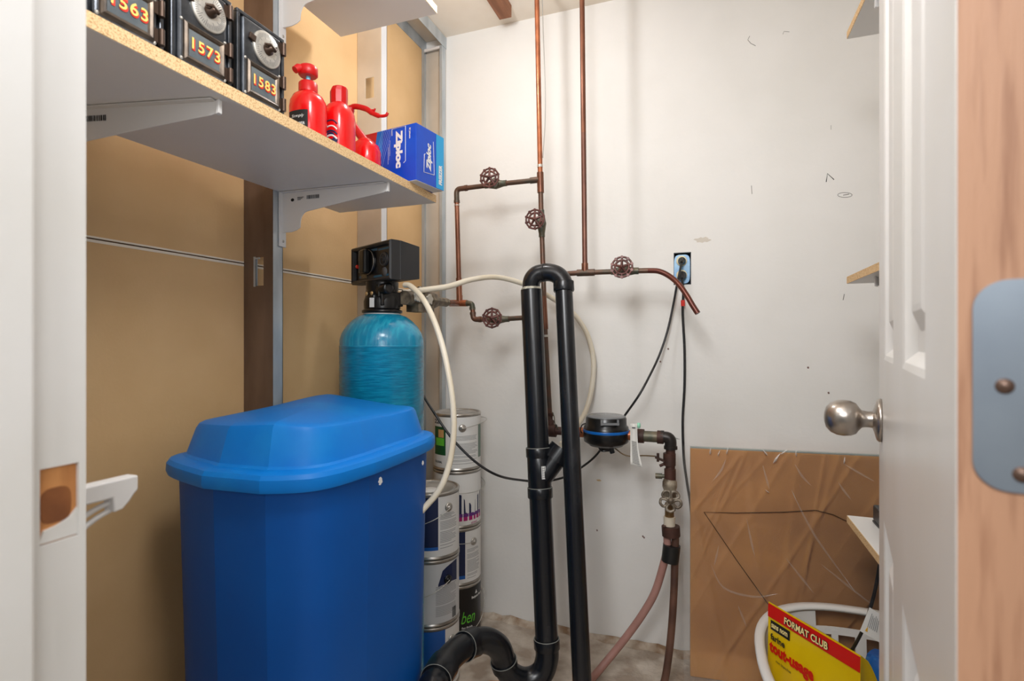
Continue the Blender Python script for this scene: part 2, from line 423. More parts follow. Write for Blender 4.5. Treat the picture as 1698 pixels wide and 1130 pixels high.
# right wall, front wall with its doorway
tag(MB().box((XR, FY1, 0), (XR+.012, D, ZC)).build('wall_right', m_wall), 'white painted right wall behind the open door', None, None, 'structure')
DR = .165                       # hinge jamb face
fw = MB().box((XD-.012, FY0+.01, 0), (JX-.02, FY1-.012, ZC)).box((DR+.02, FY0+.01, 0), (XR+.012, FY1-.012, ZC)).box((JX-.02, FY0+.01, 2.05), (DR+.02, FY1-.012, ZC))
tag(fw.build('wall_front', m_wall), 'white front wall around the doorway', None, None, 'structure')

# latch jamb with its bare wood mortise
mz = at(100, 835, X=JX).z
my0, my1 = at(66, 0, X=JX).y, at(131, 0, X=JX).y
j = thing('trim_1', (JX, FY0, 0), 'white painted door jamb with a bare wooden latch mortise', None, None, 'structure')
hh = .0265
jm = MB()
for a, b in (((JX-.02, FY0, 0), (JX, FY1, mz-hh)), ((JX-.02, FY0, mz+hh), (JX, FY1, 2.05)), ((JX-.02, FY0, mz-hh), (JX, my0, mz+hh)), ((JX-.02, my1, mz-hh), (JX, FY1, mz+hh))): jm.box(a, b)
jm.build('jamb', m_trim, j)
mo = MB().box((JX-.02, my0, mz-hh), (JX-.0032, my1, mz+hh)).build('mortise', m_woodraw, j)
N = 22; cyo = (my0+my1)/2 - .001
MB().prism([((abs(cos(2*pi*i/N))**.6)*math.copysign(1, cos(2*pi*i/N))*.0095, (abs(sin(2*pi*i/N))**.6)*math.copysign(1, sin(2*pi*i/N))*.0125) for i in range(N)], (JX-.003, cyo, mz-.001), (0, 1, 0), (0, 0, 1), (.0006, 0, 0)).build('latch_hole', mat('hole_wood', (150, 92, 48), .8, col2=(120, 70, 36), scale=30), mo)
pv = [(my0, mz-hh+.001), (my1, mz-hh+.001), (my1, mz-.006), (cyo+.008, mz-.012), (cyo, mz-.0155), (my0+.003, mz-.017)]
MB().prism([(y, z) for y, z in pv], (JX-.0034, 0, 0), (0, 1, 0), (0, 0, 1), (.002, 0, 0)).build('paint_fill', m_trim, mo)
st = at(60, 565, X=JX+.011).y
MB().box((JX-.0005, FY0+.02, 0), (JX+.011, st, 2.03)).build('door_stop', m_trim, j, bevel=.0025)
MB().box((JX-.075, FY1-.012, 0), (JX-.006, FY1, 2.1)).build('casing', m_trim, j, bevel=.002)
MB().box((JX-.02, FY0, 2.03), (DR, FY1, 2.05)).build('head_jamb', m_trim, j)
MB().box((DR, FY0, 0), (DR+.02, FY1, 2.05)).build('jamb', m_trim, j)

# ------------------------------------------------------------ the open door
hx, hy = .1125, .316
dd = V((.2028, .9792, 0)).normalized(); nn = V((-dd.y, dd.x, 0)); DW, DT = .66, .035
UP = V((0, 0, 1))
door = thing('door_1', (hx, hy, .012), 'white six panel door standing open with bare wooden hinge edge', None, None, 'structure')
def dp(d, z, n_=0): return V((hx, hy, z)) + dd*d + nn*n_
slab = MB()
zr = [.012, .24, H-.245, H-.026, 1.70, 1.80, 1.94, 2.02]
cols = [(.115, .28), (.385, .548)]; rows = [(zr[1], zr[2]), (zr[3], zr[4]), (zr[5], zr[6])]
xs = [0, .115, .28, .385, .548, DW]; zs = zr
for i in range(5):
    for k in range(7):
        panel = (i in (1, 3)) and (k in (1, 3, 5))
        if not panel:
            slab.fbox(dp(xs[i], zs[k]), dd*(xs[i+1]-xs[i]), nn*-DT, UP*(zs[k+1]-zs[k]))
slab.build('frame', m_trim, door)
def ring(d0, d1, z0, z1, n_): return [dp(d0, z0, n_), dp(d1, z0, n_), dp(d1, z1, n_), dp(d0, z1, n_)]
for a, b in cols:
    for z0_, z1_ in rows:
        prof = [(0, .0), (.006, -.0015), (.012, -.007), (.016, -.0105), (.034, -.0105), (.05, -.003), (.055, -.0025)]
        MB().loft([ring(a+i_, b-i_, z0_+i_, z1_-i_, q) for i_, q in prof], cap0=False).build('panel', m_trim, door)
MB().fbox(dp(-.0012, .014, -.0005), dd*.0015, nn*-(DT-.001), UP*2.0).build('edge_lipping', m_wood, door)
# hinge leaf with large rounded corners let into the hinge edge
hz0, hz1 = H - .245/879*257, H + .0975/.975*.0284
pz0 = H - (805-565)/879*.257; pz1 = H + (565-468)/879*.257
rr = .0135; leaf = []
w0, w1 = .0058, .036
for cx_, cz_, a0 in ((w0+rr, pz0+rr, pi), (w1, pz0, None), (w1, pz1, None), (w0+rr, pz1-rr, pi/2)):
    if a0 is None: leaf.append((cx_, cz_-H)); continue
    for i in range(9):
        q = a0 + i*pi/16; leaf.append((cx_+rr*cos(q), cz_+rr*sin(q)-H))
hl = MB().prism(leaf, dp(-.0026, H), -nn, UP, dd*.0014).build('hinge_leaf', m_hinge, door)
for z_, d_ in ((H-.0212, .0172), (H-.0615, .0232)):
    MB().lathe([(.0036, 0), (.0034, .0008), (.0, .0012)], dp(-.0026, z_, -d_), -dd, 18).build('screw', m_screw, hl)
# knob
kz = H - .115; kb = dp(DW-.062, kz); kn = MB()
kn.lathe([(.0, -.001), (.031, 0), (.0315, .003), (.029, .006), (.02, .0085), (.0125, .011)], kb, nn, 40)
rose = kn.build('rose', m_nickel, door)
kn = MB().lathe([(.0125, .008), (.0115, .016), (.0125, .0235), (.0165, .027), (.0225, .031), (.0258, .038), (.0268, .046), (.0258, .055), (.0222, .063), (.0155, .069), (.007, .0715), (0, .072)], kb, nn, 48)
kn.build('knob', m_nickel, door)
kn = MB().lathe([(.012, 0), (.012, .01)], dp(DW-.001, kz, -DT/2), dd, 20).fbox(dp(DW-.0005, kz-.028, -.007), dd*.0015, nn*-.021, UP*.056).build('latch_plate', m_nickel, door)

# ------------------------------------------------------------ shelves on the left
SZ = H + .364; SX0, SX1, SY1 = XS+.001, -.677, 1.245
def shelf(name, x0, x1, y0, y1, z, t, label, cat='shelf', edge='x1'):
    r = thing(name, ((x0+x1)/2, (y0+y1)/2, z), label, cat)
    MB().box((x0, y0, z), (x1, y1, z+t)).build('board', m_melamine, r)
    if edge == 'x1': MB().box((x1, y0, z+.0006), (x1+.0012, y1, z+t-.0006)).build('raw_edge', m_chip, r)
    if edge == 'x0': MB().box((x0-.0012, y0, z+.0006), (x0, y1, z+t-.0006)).build('raw_edge', m_chip, r)
    return r
shelf('shelf', SX0, SX1, .27, SY1, SZ, .0205, 'long white shelf with raw particle board edge holding the red bottles')
shelf('shelf', SX0, SX1, .27, SY1+.005, H+.868, .0205, 'high white shelf near the ceiling above the red bottles')

def bracket(x, y, ztop, length, drop, dirv, label, group=None, ink=True, plate=None):
    """white pressed bracket: top flange, tapering web with a curved foot, wall plate"""
    d = V(dirv).normalized(); sd = UP.cross(d)
    r = thing('shelf_bracket', V((x, y, ztop)), label, 'bracket', group)
    o = V((x, y, ztop-.001))
    L = length; prof = [(0, 0), (L-.004, 0), (L, -.004), (L+.001, -.014), (L-.003, -.019), (L-.012, -.022), (L*.72, -.031), (L*.5, -.04)]
    for i in range(9):
        q = i/8; prof.append((.26*L*(1-q)+.055*q - .03*sin(q*pi)*.2, -.05 - (drop-.06)*(q**1.7)))
    prof += [(.045, -drop+.004), (.03, -drop), (0, -drop)]
    MB().prism(prof, o - sd*.0015, d, UP, sd*.003).build('web', m_bracket, r, bevel=.0008)
    MB().fbox(o - sd*.011 - UP*.0018, d*(L-.006), sd*.022, UP*.0018).build('flange', m_bracket, r)
    MB().prism([(-.004, 0), (0, .001), (0, -.02), (-.006, -.022)], o + d*(L+.002) - sd*.004, d, UP, sd*.008).build('tip', m_bracket, r, bevel=.001)
    pl = plate or (drop + .035)
    p = MB().fbox(o - sd*.011 - UP*pl, d*.0045, sd*.022, UP*pl).build('wall_plate', m_bracket, r, bevel=.001)
    MB().lathe([(.0035, 0), (.003, .0015), (0, .002)], o + d*.0045 - UP*(pl-.014), d, 12).build('screw', m_silver, p)
    if ink:
        b = MB(); f = lambda t, z_: o + d*t + UP*z_ - sd*.0022
        random.seed(3)
        t = .075
        while t < .108:
            wv = random.choice((.0008, .0014, .002)); b.add([f(t, -.012), f(t+wv, -.012), f(t+wv, -.021), f(t, -.021)], [(0, 1, 2, 3)]); t += wv + random.choice((.0009, .0016))
        b.add([f(.034+.005*cos(k*pi/5), -.02+.004*sin(k*pi/5)) for k in range(10)], [tuple(range(10))])
        for k in range(3): b.add([f(.048, -.0145-.0028*k), f(.066-.004*k, -.0145-.0028*k), f(.066-.004*k, -.0158-.0028*k), f(.048, -.0158-.0028*k)], [(0, 1, 2, 3)])
        b.build('printed_code', m_ink, r)
    return r
bracket(XS+.0005, 1.026, SZ, .295, .098, (1, .06, 0), 'white bracket holding the far part of the long shelf, on the brown stud')
bracket(XS+.0005, .530, SZ, .300, .094, (1, .23, 0), 'white bracket holding the near part of the long shelf, cut by the door jamb')
bracket(XS+.0005, 1.026, H+.868, .295, .098, (1, .06, 0), 'white bracket under the high shelf near the ceiling', ink=False)

# moulded white bracket arm reaching in beside the latch jamb
ab = thing('bracket_arm', (-.5, FY1, at(180, 800, X=-.5).z), 'white moulded plastic bracket arm sticking out beside the door jamb', 'bracket')
tp = at(221, 787, X=-.50); ah = .025
az = tp.z; ayl = tp.y - FY1
arm = MB()
arm.prism([(0, .0), (ayl, 0), (ayl, -.0135), (ayl*.96, -.016), (ayl*.90, -.0225), (ayl*.83, -.0275), (ayl*.74, -.0285), (ayl*.73, -.0155), (0, -.0155)], (-.507, FY1, az), (0, 1, 0), (0, 0, 1), (.014, 0, 0))
arm.build('arm', m_bracket, ab, bevel=.0015)
for k in (0, 1):
    MB().tube(spline([V((-.5, FY1 + ayl*.78, az-.0195-.007*k)), V((-.5, FY1+ayl*.58, az-.0235-.0085*k)), V((-.5, FY1+ayl*.3, az-.034-.012*k)), V((-.5, FY1+.001, az-.052-.014*k))], 6), .0024, 8).build('strut', m_bracket, ab)
MB().box((-.514, FY1, az-.075), (-.486, FY1+.004, az+.005)).build('wall_plate', m_bracket, ab)

# ------------------------------------------------------------ shelves on the right, mostly hidden by the door
RX = .316
for py, lab, t in ((471, 'middle shelf board right of the doorway, end just showing beside the open door', 1), (65, 'top right shelf board near the ceiling beside the open door', 2), (855, 'lowest right shelf board with white top above the laundry basket', 0)):
    e = at(1405, py, X=RX); z = e.z - (.0175 if t == 0 else 0)
    shelf('shelf', RX, XR-.001, .5, e.y, z, .0175, lab, edge='x0')
    bx = bracket(XR-.0005, e.y-.16, z, .3, .09, (-1, 0, 0), ['white bracket under the lowest right shelf', 'white bracket under the middle right shelf', 'white bracket under the top right shelf'][t], ink=False)

# ------------------------------------------------------------ post office box doors on the left shelf
def post_box(y0, num, label):
    W, Ht, Dp = .099, .14, .11
    r = thing('post_box', (-.694, y0, SZ+.0206), label, 'post box', 'old post office boxes in a row on the shelf', rotz=pi/2)
    L = dict(parent=r, world=False)
    MB().box((.004, .006, 0), (W-.004, Dp, Ht)).build('case', m_iron, **L)
    MB().box((0, .0, .0), (W, .007, .006)).box((0, 0, Ht-.006), (W, .007, Ht)).box((0, 0, .006), (.006, .007, Ht-.006)).box((W-.006, 0, .006), (W, .007, Ht-.006)).build('face_frame', m_iron, bevel=.0012, **L)
    d = MB().box((.008, -.004, .008), (W-.012, .006, Ht-.008)).build('door', m_iron, bevel=.004, seg=3, **L)
    # window: frame, pane, numerals
    wx0, wx1, wz0, wz1 = .018, .078, .014, .062
    fr = MB()
    def rg(i, y): return [V((wx0+i, y, wz0+i)), V((wx1-i, y, wz0+i)), V((wx1-i, y, wz1-i)), V((wx0+i, y, wz1-i))]
    fr.loft([rg(-.004, -.0035), rg(-.003, -.0065), rg(0, -.0085), rg(.003, -.007), rg(.0055, -.0048)], cap0=False, cap1=False)
    fr.build('window_frame', mat('brown_worn_bezel', (112, 98, 84), .36, .7, col2=(70, 62, 56), scale=40), **L)
    MB().box((wx0, -.0052, wz0), (wx1, -.0042, wz1)).build('pane', m_pane, **L)
    nm = MB(); letter(nm, num, plane_fn((wx0+.0095, -.0055, wz0+.0145), (1, 0, 0), (0, 0, 1)), width=.046, height=.0175, bold=.05, spacing=1.15)
    nm.build('numeral_shadow', m_numred, **L)
    nm = MB(); letter(nm, num, plane_fn((wx0+.0085, -.0062, wz0+.0165), (1, 0, 0), (0, 0, 1)), width=.046, height=.0165, bold=.015, spacing=1.15)
    nm.build('numerals', m_gold, **L)
    # combination dial
    cx_, cz_ = .055, .099
    dl = MB().lathe([(.029, 0), (.029, .002), (.0275, .0032), (.011, .0032), (.0, .0032)], V((cx_, -.004, cz_)), (0, -1, 0), 48).build('dial', m_dial, **L)
    tk = MB()
    for k in range(50):
        q = 2*pi*k/50; a = V((cos(q), 0, sin(q))); t_ = V((-sin(q), 0, cos(q)))*.00035; l = .019 if k % 5 else .015
        c = V((cx_, -.0074, cz_)); tk.add([c+a*l-t_, c+a*.0255-t_, c+a*.0255+t_, c+a*l+t_], [(0, 1, 2, 3)])
    tk.build('tick_marks', m_grey_d, dl, world=False)
    MB().lathe([(.0095, 0), (.009, .004), (.005, .005), (.0045, .011), (0, .0115)], V((cx_, -.007, cz_)), (0, -1, 0), 20).tube([V((cx_-.013, -.014, cz_+.002)), V((cx_-.004, -.0165, cz_+.004)), V((cx_+.006, -.0165, cz_-.001)), V((cx_+.014, -.013, cz_+.008))], [.0018, .003, .003, .0015], 8).build('knob', m_brown_m, **L)
    MB().prism([(-.006, -.003), (.006, -.006), (.008, .005), (-.004, .007)], V((cx_-.032, -.004, cz_+.004)), (1, 0, 0), (0, 0, 1), (0, -.0045, 0)).build('pointer', m_brown_m, bevel=.001, **L)
    for z_ in (.022, .06, .118):
        MB().tube([V((W-.0075, -.0055, z_-.0105)), V((W-.0075, -.0055, z_+.0105))], .0042, 12).box((W-.018, -.005, z_-.009), (W-.007, -.003, z_+.009)).build('hinge', m_brown_m, **L)
    for x_, z_ in ((.012, .066), (.012, .011), (.083, .068), (.083, .011)):
        MB().lathe([(.0024, 0), (.002, .0012), (0, .0017)], V((x_, -.004, z_)), (0, -1, 0), 10).build('rivet', m_dial, **L)
    return r
post_box(.412, '1563', 'black post office box nearest the door jamb, its number half cut off')
post_box(.521, '1573', 'black post office box numbered 1573, middle of the three')
post_box(.630, '1583', 'black post office box numbered 1583, beside the red pump bottle')

# ------------------------------------------------------------ red bottles and the freezer bag box
zt = SZ + .0206
def oval(c, rx, ry, z, n=28, p=2.6, rot=0.0):
    out = []
    for i in range(n):
        q = 2*pi*i/n; x = math.copysign(abs(cos(q))**(2/p), cos(q))*rx; y = math.copysign(abs(sin(q))**(2/p), sin(q))*ry
        out.append(V((c.x + x*cos(rot)-y*sin(rot), c.y + x*sin(rot)+y*cos(rot), z)))
    return out
c1 = at(511, 300, X=-.765); c1.z = zt
b1 = thing('pump_bottle', c1, 'red pump dispenser bottle with a black label beside the post boxes', 'bottle')
S = .058*c1.length/1.18
h1 = .118
MB().loft([oval(c1, .03, .028, zt), oval(c1, .034, .032, zt+.004), oval(c1, .0345, .0325, zt+.088), oval(c1, .033, .031, zt+.1), oval(c1, .027, .026, zt+.112), oval(c1, .018, .018, zt+.119), oval(c1, .016, .016, zt+.12)], sm=True).build('body', m_red, b1)
pc = MB().lathe([(.0185, 0), (.0185, .018), (.016, .021), (.008, .022)], c1 + UP*.1195, UP, 26).build('collar', m_red_d, b1)
MB().lathe([(.0045, 0), (.0045, .014)], c1 + UP*.141, UP, 14).build('stem', mat('clear_blue_stem', (120, 190, 214), .2), b1)
MB().lathe([(.016, 0), (.019, .003), (.019, .017), (.015, .021), (0, .022)], c1 + UP*.153, UP, 26).tube([c1+UP*.165+V((-.004, -.008, 0)), c1+UP*.164+V((-.009, -.019, -.001)), c1+UP*.160+V((-.011, -.025, -.003))], [.0095, .0085, .007], 12).build('pump_head', m_red_d, b1)
def lab_fn(c, rx, ry, a_mid, zc, rr=1.012):
    def f(x, y):
        q = a_mid + x/((rx+ry)/2)
        p = 2.6
        X_ = math.copysign(abs(cos(q))**(2/p), cos(q))*rx*rr; Y_ = math.copysign(abs(sin(q))**(2/p), sin(q))*ry*rr
        return V((c.x+X_, c.y+Y_, zc+y))
    return f
cam_a = atan2(-c1.y, -c1.x)
f = lab_fn(c1, .0345, .0325, cam_a-.62, zt+.034)
MB().grid(lambda u, v: f(-.022+.04*u, .038*v), 10, 4).build('label', m_ink, b1)
l_ = MB(); fb = lab_fn(c1, .0345, .0325, cam_a-.62, zt+.034, 1.024)
letter(l_, 'Simply', lambda x, y: fb(-.012+x, .022+y), width=.022, bold=.0, shear=.3); letter(l_, 'PEPPERMINT'[:6], lambda x, y: fb(-.012+x, .008+y), width=.024, bold=.02)
l_.build('lettering', m_white, b1)

c2 = at(562, 300, X=-.745); c2.z = zt
b2 = thing('squeeze_bottle', c2, 'red squeeze bottle with angular cap and blue and white graphics', 'bottle')
MB().loft([oval(c2, .028, .03, zt), oval(c2, .031, .033, zt+.004), oval(c2, .031, .033, zt+.09), oval(c2, .029, .031, zt+.103), oval(c2, .022, .023, zt+.117), oval(c2, .0165, .0165, zt+.123)], sm=True).build('body', m_red, b2)
MB().loft([oval(c2, .018, .018, zt+.122, 10, 2), oval(c2, .0185, .0185, zt+.138, 10, 2), oval(c2, .0185, .0185, zt+.148, 10, 2), oval(c2+V((.002, 0, 0)), .0165, .0165, zt+.157, 10, 2), oval(c2+V((.004, 0, 0)), .011, .011, zt+.159, 10, 2)]).build('cap', m_red_d, b2, bevel=.001)
f2 = lab_fn(c2, .031, .033, atan2(-c2.y, -c2.x)-.45, zt+.022, 1.014)
g = MB()
for k, (z_, m_) in enumerate(((.0, 1), (.010, 0), (.02, 1), (.03, 0), (.042, 1))):
    pts = [f2(-.02+.03*t/10, z_ + .012*sin(t/10*pi*.9)) for t in range(11)]
    g.tube(pts, .0022 - .0002*k, 6, m_)
for a, z_, rr_ in ((-.004, .012, .009), (.006, .004, .006)):
    g.add([f2(a + rr_*cos(q*pi/8), z_+.008+rr_*sin(q*pi/8)) for q in range(16)], [tuple(range(16))], 1)
g.build('label', [m_white, m_navy, mat('mid_blue_print', (30, 80, 160), .4)], b2)

c3 = at(606, 300, Y=1.055); c3.z = zt
b3 = thing('spout_bottle', c3, 'squat red container with a long curved spout behind the blue carton', 'bottle')
MB().loft([oval(c3, .03, .028, zt), oval(c3, .034, .032, zt+.004), oval(c3, .034, .032, zt+.06), oval(c3, .03, .028, zt+.075), oval(c3, .018, .018, zt+.086), oval(c3, .014, .014, zt+.09)], sm=True).build('body', m_red, b3)
sp = [at(581, 200, Y=c3.y), at(584, 178, Y=c3.y), at(605, 180, Y=c3.y), at(618, 188, Y=c3.y), at(630, 192.5, Y=c3.y), at(640, 191.5, Y=c3.y), at(643, 187, Y=c3.y)]
sp = [c3+UP*.085] + sp
s3 = MB().tube(spline(sp, 6), [.010]*12 + [.0065]*12 + [.0055]*6 + [.0035]*13, 10)
s3.tube([at(612, 184, Y=c3.y), at(621, 183, Y=c3.y), at(622, 180, Y=c3.y)], [.003, .003, .002], 8)
s3.build('spout', m_red_d, b3)

# carton of freezer bags
zc0 = at(690, 300, d=1.27); bo = V((-.655, 1.108, zt))
brz = radians(-8)
ux = V((cos(brz), sin(brz), 0)); uy = V((-sin(brz), cos(brz), 0))
BW, BD, BH = .172, .112, .137
bx = thing('bag_carton', bo, 'blue carton of freezer bags at the far end of the shelf', 'carton')
O = bo - ux*BW                       # left front bottom corner
MB().fbox(O, ux*BW, uy*BD, UP*BH).build('carton', m_zip, bx, bevel=.0012)
ff = plane_fn(O, ux, UP)             # front (towards the doorway)
def rect(mb, fn, x0_, y0_, x1_, y1_, mi=0): mb.add([fn(x0_, y0_), fn(x1_, y0_), fn(x1_, y1_), fn(x0_, y1_)], [(0, 1, 2, 3)], mi)
g = MB()
g.add([ff(x, y) for x, y in ((0.001, .001), (.028, .001), (.05, .03), (.064, .07), (.07, .136), (.001, .136))], [(0, 1, 2, 3, 4, 5)], 0)
f3 = plane_fn(O, ux, UP, eps=.0009)
g.add([f3(x, y) for x, y in ((.001, .001), (.012, .001), (.036, .06), (.05, .136), (.001, .136))], [(0, 1, 2, 3, 4)], 1)
g.build('printed_front', [m_zip2, mat('red_print', (206, 24, 30), .3)], bx)
g = MB()
for k in range(6):
    g.tube([f3(.028+.006*k+.04*t, .01+.125*t**.8) for t in [i/8 for i in range(9)]], .0005, 4)
g.build('printed_streaks', mat('pale_streak', (140, 160, 220), .4), bx)
# wordmark running downwards on the front
lt = MB()
fr = plane_fn(O + ux*.104 + UP*.128, -UP, ux, eps=.001)
letter(lt, 'Ziploc', fr, width=.092, height=.027, bold=.06)
fo = [(.098, .118), (.098, .134), (.14, .134), (.14, .05), (.134, .046)]
lt.tube([plane_fn(O, ux, UP, eps=.001)(x, y) for x, y in fo], .0009, 4)
for k in range(3): rect(lt, plane_fn(O, ux, UP, eps=.001), .091-.003*k, .07-.01*k, .0916-.003*k, .108-.008*k)
letter(lt, 'SC Johnson', plane_fn(O + ux*.150 + UP*.128, -UP, ux, eps=.001), width=.026, height=.006, bold=.04)
lt.build('wordmark', m_white, bx)
g = MB(); rect(g, f3, .048, .002, .064, .026); g.build('yellow_flash', mat('yellow_print', (220, 190, 60), .4), bx)
g = MB(); rect(g, plane_fn(O, ux, UP, eps=.0012), .052, .005, .066, .021); g.build('navy_flash', m_navy, bx)
# end panel facing the room
E = bo; fe = plane_fn(E, uy, UP)
g = MB(); rect(g, fe, BD*.7, .001, BD-.001, BH-.001); g.build('end_stripe', m_cyan, bx)
lt = MB()
letter(lt, 'Ziploc', plane_fn(E + uy*.062 + UP*.034, UP, -uy, eps=.001), width=.068, height=.024, bold=.05, shear=.25)
fo = [(.070, .03), (.028, .026), (.03, .07), (.034, .072)]
lt.tube([plane_fn(E, uy, UP, eps=.001)(x, y) for x, y in fo], .0008, 4)
lt.tube([plane_fn(E, uy, UP, eps=.001)(x, y) for x, y in ((.07, .03), (.066, .112))], .0006, 4)
letter(lt, 'FREEZER', plane_fn(E + uy*.103 + UP*.012, UP, -uy, eps=.0012), width=.05, height=.014, bold=.05)
lt.build('end_wordmark', m_white, bx)
g = MB(); g.fbox(bo - ux*.03 + UP*.0002 - UP*.0008, ux*.0295, uy*(BD-.002), UP*.0006); g.build('base_flap', m_white, bx)

# ------------------------------------------------------------ blue brine tub
tub = thing('brine_tub', (-.78, .9, 0), 'large blue plastic brine tub with a ridged lid', 'tub')
plan_k = [(-.968, .75), (-.957, .712), (-.925, .692), (-.87, .674), (-.80, .656, 1), (-.683, .664, 1), (-.645, .682), (-.613, .707), (-.594, .752), (-.584, .84, 1), (-.586, .95), (-.591, 1.04), (-.603, 1.10), (-.63, 1.138), (-.68, 1.147), (-.8, 1.15), (-.9, 1.147), (-.945, 1.13), (-.964, 1.09), (-.968, .92)]
cr_ = [i for i, p in enumerate(plan_k) if len(p) == 3]; plan = []; crease = set(); M_ = len(plan_k)
for a_, b_ in zip(cr_, cr_[1:] + [cr_[0] + M_]):
    seg = [V((plan_k[q % M_][0], plan_k[q % M_][1], 0)) for q in range(a_, b_+1)]
    crease.add(len(plan)); plan += [(p.x, p.y) for p in (spline(seg, 3) if len(seg) > 2 else seg)[:-1]]
pc_ = V((-.776, .91))
def plan_ring(inset, z, taper=0.0, wave=None):
    out = []
    for i, (x, y) in enumerate(plan):
        d = V((x, y)) - pc_; l = d.length
        p = pc_ + d*((l-inset)/l)*(1-taper)
        out.append(V((p.x, p.y, z if wave is None else z + wave(p))))
    return out
def creased(o, angle=35):
    me = o.data; n = len(plan); me.set_sharp_from_angle(angle=radians(angle))
    for e in me.edges:
        a, b = e.vertices
        if a % n == b % n and a % n in crease: e.use_edge_sharp = True
zb = H - .25
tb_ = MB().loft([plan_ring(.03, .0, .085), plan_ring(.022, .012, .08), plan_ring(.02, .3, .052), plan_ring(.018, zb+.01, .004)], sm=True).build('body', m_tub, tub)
creased(tb_)
def crown(p):                        # lid top rises to a ridge line from the front point to the back
    d = p.x - (-.70 - .50*(p.y-.70)); return .020*max(0, 1-abs(d)/(.26 if d < 0 else .2)) + .008*(p.y-.68)/.45
lid = MB()
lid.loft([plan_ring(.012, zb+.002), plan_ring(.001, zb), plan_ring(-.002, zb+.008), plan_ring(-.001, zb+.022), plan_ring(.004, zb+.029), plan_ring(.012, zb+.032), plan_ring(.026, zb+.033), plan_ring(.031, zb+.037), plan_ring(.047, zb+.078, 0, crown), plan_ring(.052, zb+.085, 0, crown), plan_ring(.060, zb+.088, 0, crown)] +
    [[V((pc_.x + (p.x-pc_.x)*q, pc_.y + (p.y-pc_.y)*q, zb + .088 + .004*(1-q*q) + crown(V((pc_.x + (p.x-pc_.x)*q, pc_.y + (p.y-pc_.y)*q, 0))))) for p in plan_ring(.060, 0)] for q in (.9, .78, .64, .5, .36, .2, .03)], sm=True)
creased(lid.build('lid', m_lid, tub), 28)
for px, py, s_ in ((634, 800, .006), (700, 770, .004)):
    p = V((-.5865, .86 if px == 634 else 1.02, H-.268)); N = 14
    MB().add([p + V((0, cos(2*pi*i/N)*s_*(1+.4*sin(3*i)), sin(2*pi*i/N)*s_*1.3)) for i in range(N)], [tuple(range(N))]).build('paint_fleck', m_white, tub)

# ------------------------------------------------------------ softener tank with its control head
TC = V((-.864, 1.276, 0)); TR = .1165
sof = thing('water_softener_tank', TC, 'tall teal fibreglass softener tank with a black control head', 'tank')
zsh = H - .017
MB().lathe([(.105, 0), (.122, .003), (.124, .05), (.118, .055)], TC, UP, 48).build('foot', m_black_m, sof)
MB().lathe([(TR, .05), (TR, zsh), (TR+.0006, zsh+.001), (TR-.001, zsh+.004)], TC, UP, 64).build('cylinder', m_tank, sof)
MB().lathe([(TR-.0008, zsh), (TR-.001, zsh+.018), (TR-.006, zsh+.036), (TR-.017, zsh+.055), (TR-.033, zsh+.072), (.068, zsh+.084), (.052, zsh+.09)], TC, UP, 64).build('dome', m_tank_top, sof)
zn = zsh + .086
MB().lathe([(.05, 0), (.05, .008)], TC + UP*zn, UP, 40).build('neck_ring', m_white, sof)
MB().lathe([(.05, .007), (.056, .009), (.056, .015), (.048, .019), (.044, .024)], TC + UP*zn, UP, 40).build('collar', m_black, sof)
# valve body
zv = zn + .02
vb = MB()
rx_ = V((cos(radians(-25)), sin(radians(-25)), 0)); fn_ = rx_.cross(UP)      # box right, box front
vb.lathe([(.05, 0), (.051, .02), (.048, .03), (.043, .05), (.045, .056), (.045, .075)], TC + UP*zv, UP, 28)
vb.fbox(TC + UP*(zv+.006) - rx_*.042 + fn_*.03, rx_*.088, -fn_*.07, UP*.04)
vb.fbox(TC + UP*(zv+.03) - rx_*.03 + fn_*.036, rx_*.07, -fn_*.06, UP*.035)
vb.lathe([(.016, 0), (.016, .03), (.013, .034), (.007, .034)], TC + UP*(zv+.052) + rx_*.035 + fn_*.02, (at(671, 473, d=1.38) - (TC + UP*(zv+.052) + rx_*.035 + fn_*.02)), 20)
vb.lathe([(.019, 0), (.019, .022), (.014, .026)], TC + UP*(zv+.028) + rx_*.01 + fn_*.02, (fn_), 20)
vbo = vb.build('valve_body', m_black, sof, bevel=.003)
for s_ in (-.002, .026): MB().lathe([(.0055, 0), (.005, .002), (0, .003)], TC + UP*(zv+.04) + rx_*s_ + fn_*.0475, fn_, 14).build('brass_plug', mat('brass_cap', (206, 172, 120), .35, .6), vbo)
q_ = atan2(-TC.y, -TC.x) - .55; n_s = V((cos(q_), sin(q_), 0)); t_s = V((-sin(q_), cos(q_), 0))
MB().fbox(TC + UP*(zv+.002) - t_s*.008 + n_s*.0505, t_s*.014, n_s*.0012, UP*.026).build('sticker', m_white, vbo)
# timer housing
BWd, BHt, BDp = .212, .106, .098
bo_ = V((-.785, 1.195, 0)); bo_.z = at(641, 463, d=1.395).z
fo_ = bo_ - rx_*BWd                 # front lower left corner
tm = MB()
def bp(x, z, y): return fo_ + rx_*x + UP*z - fn_*y
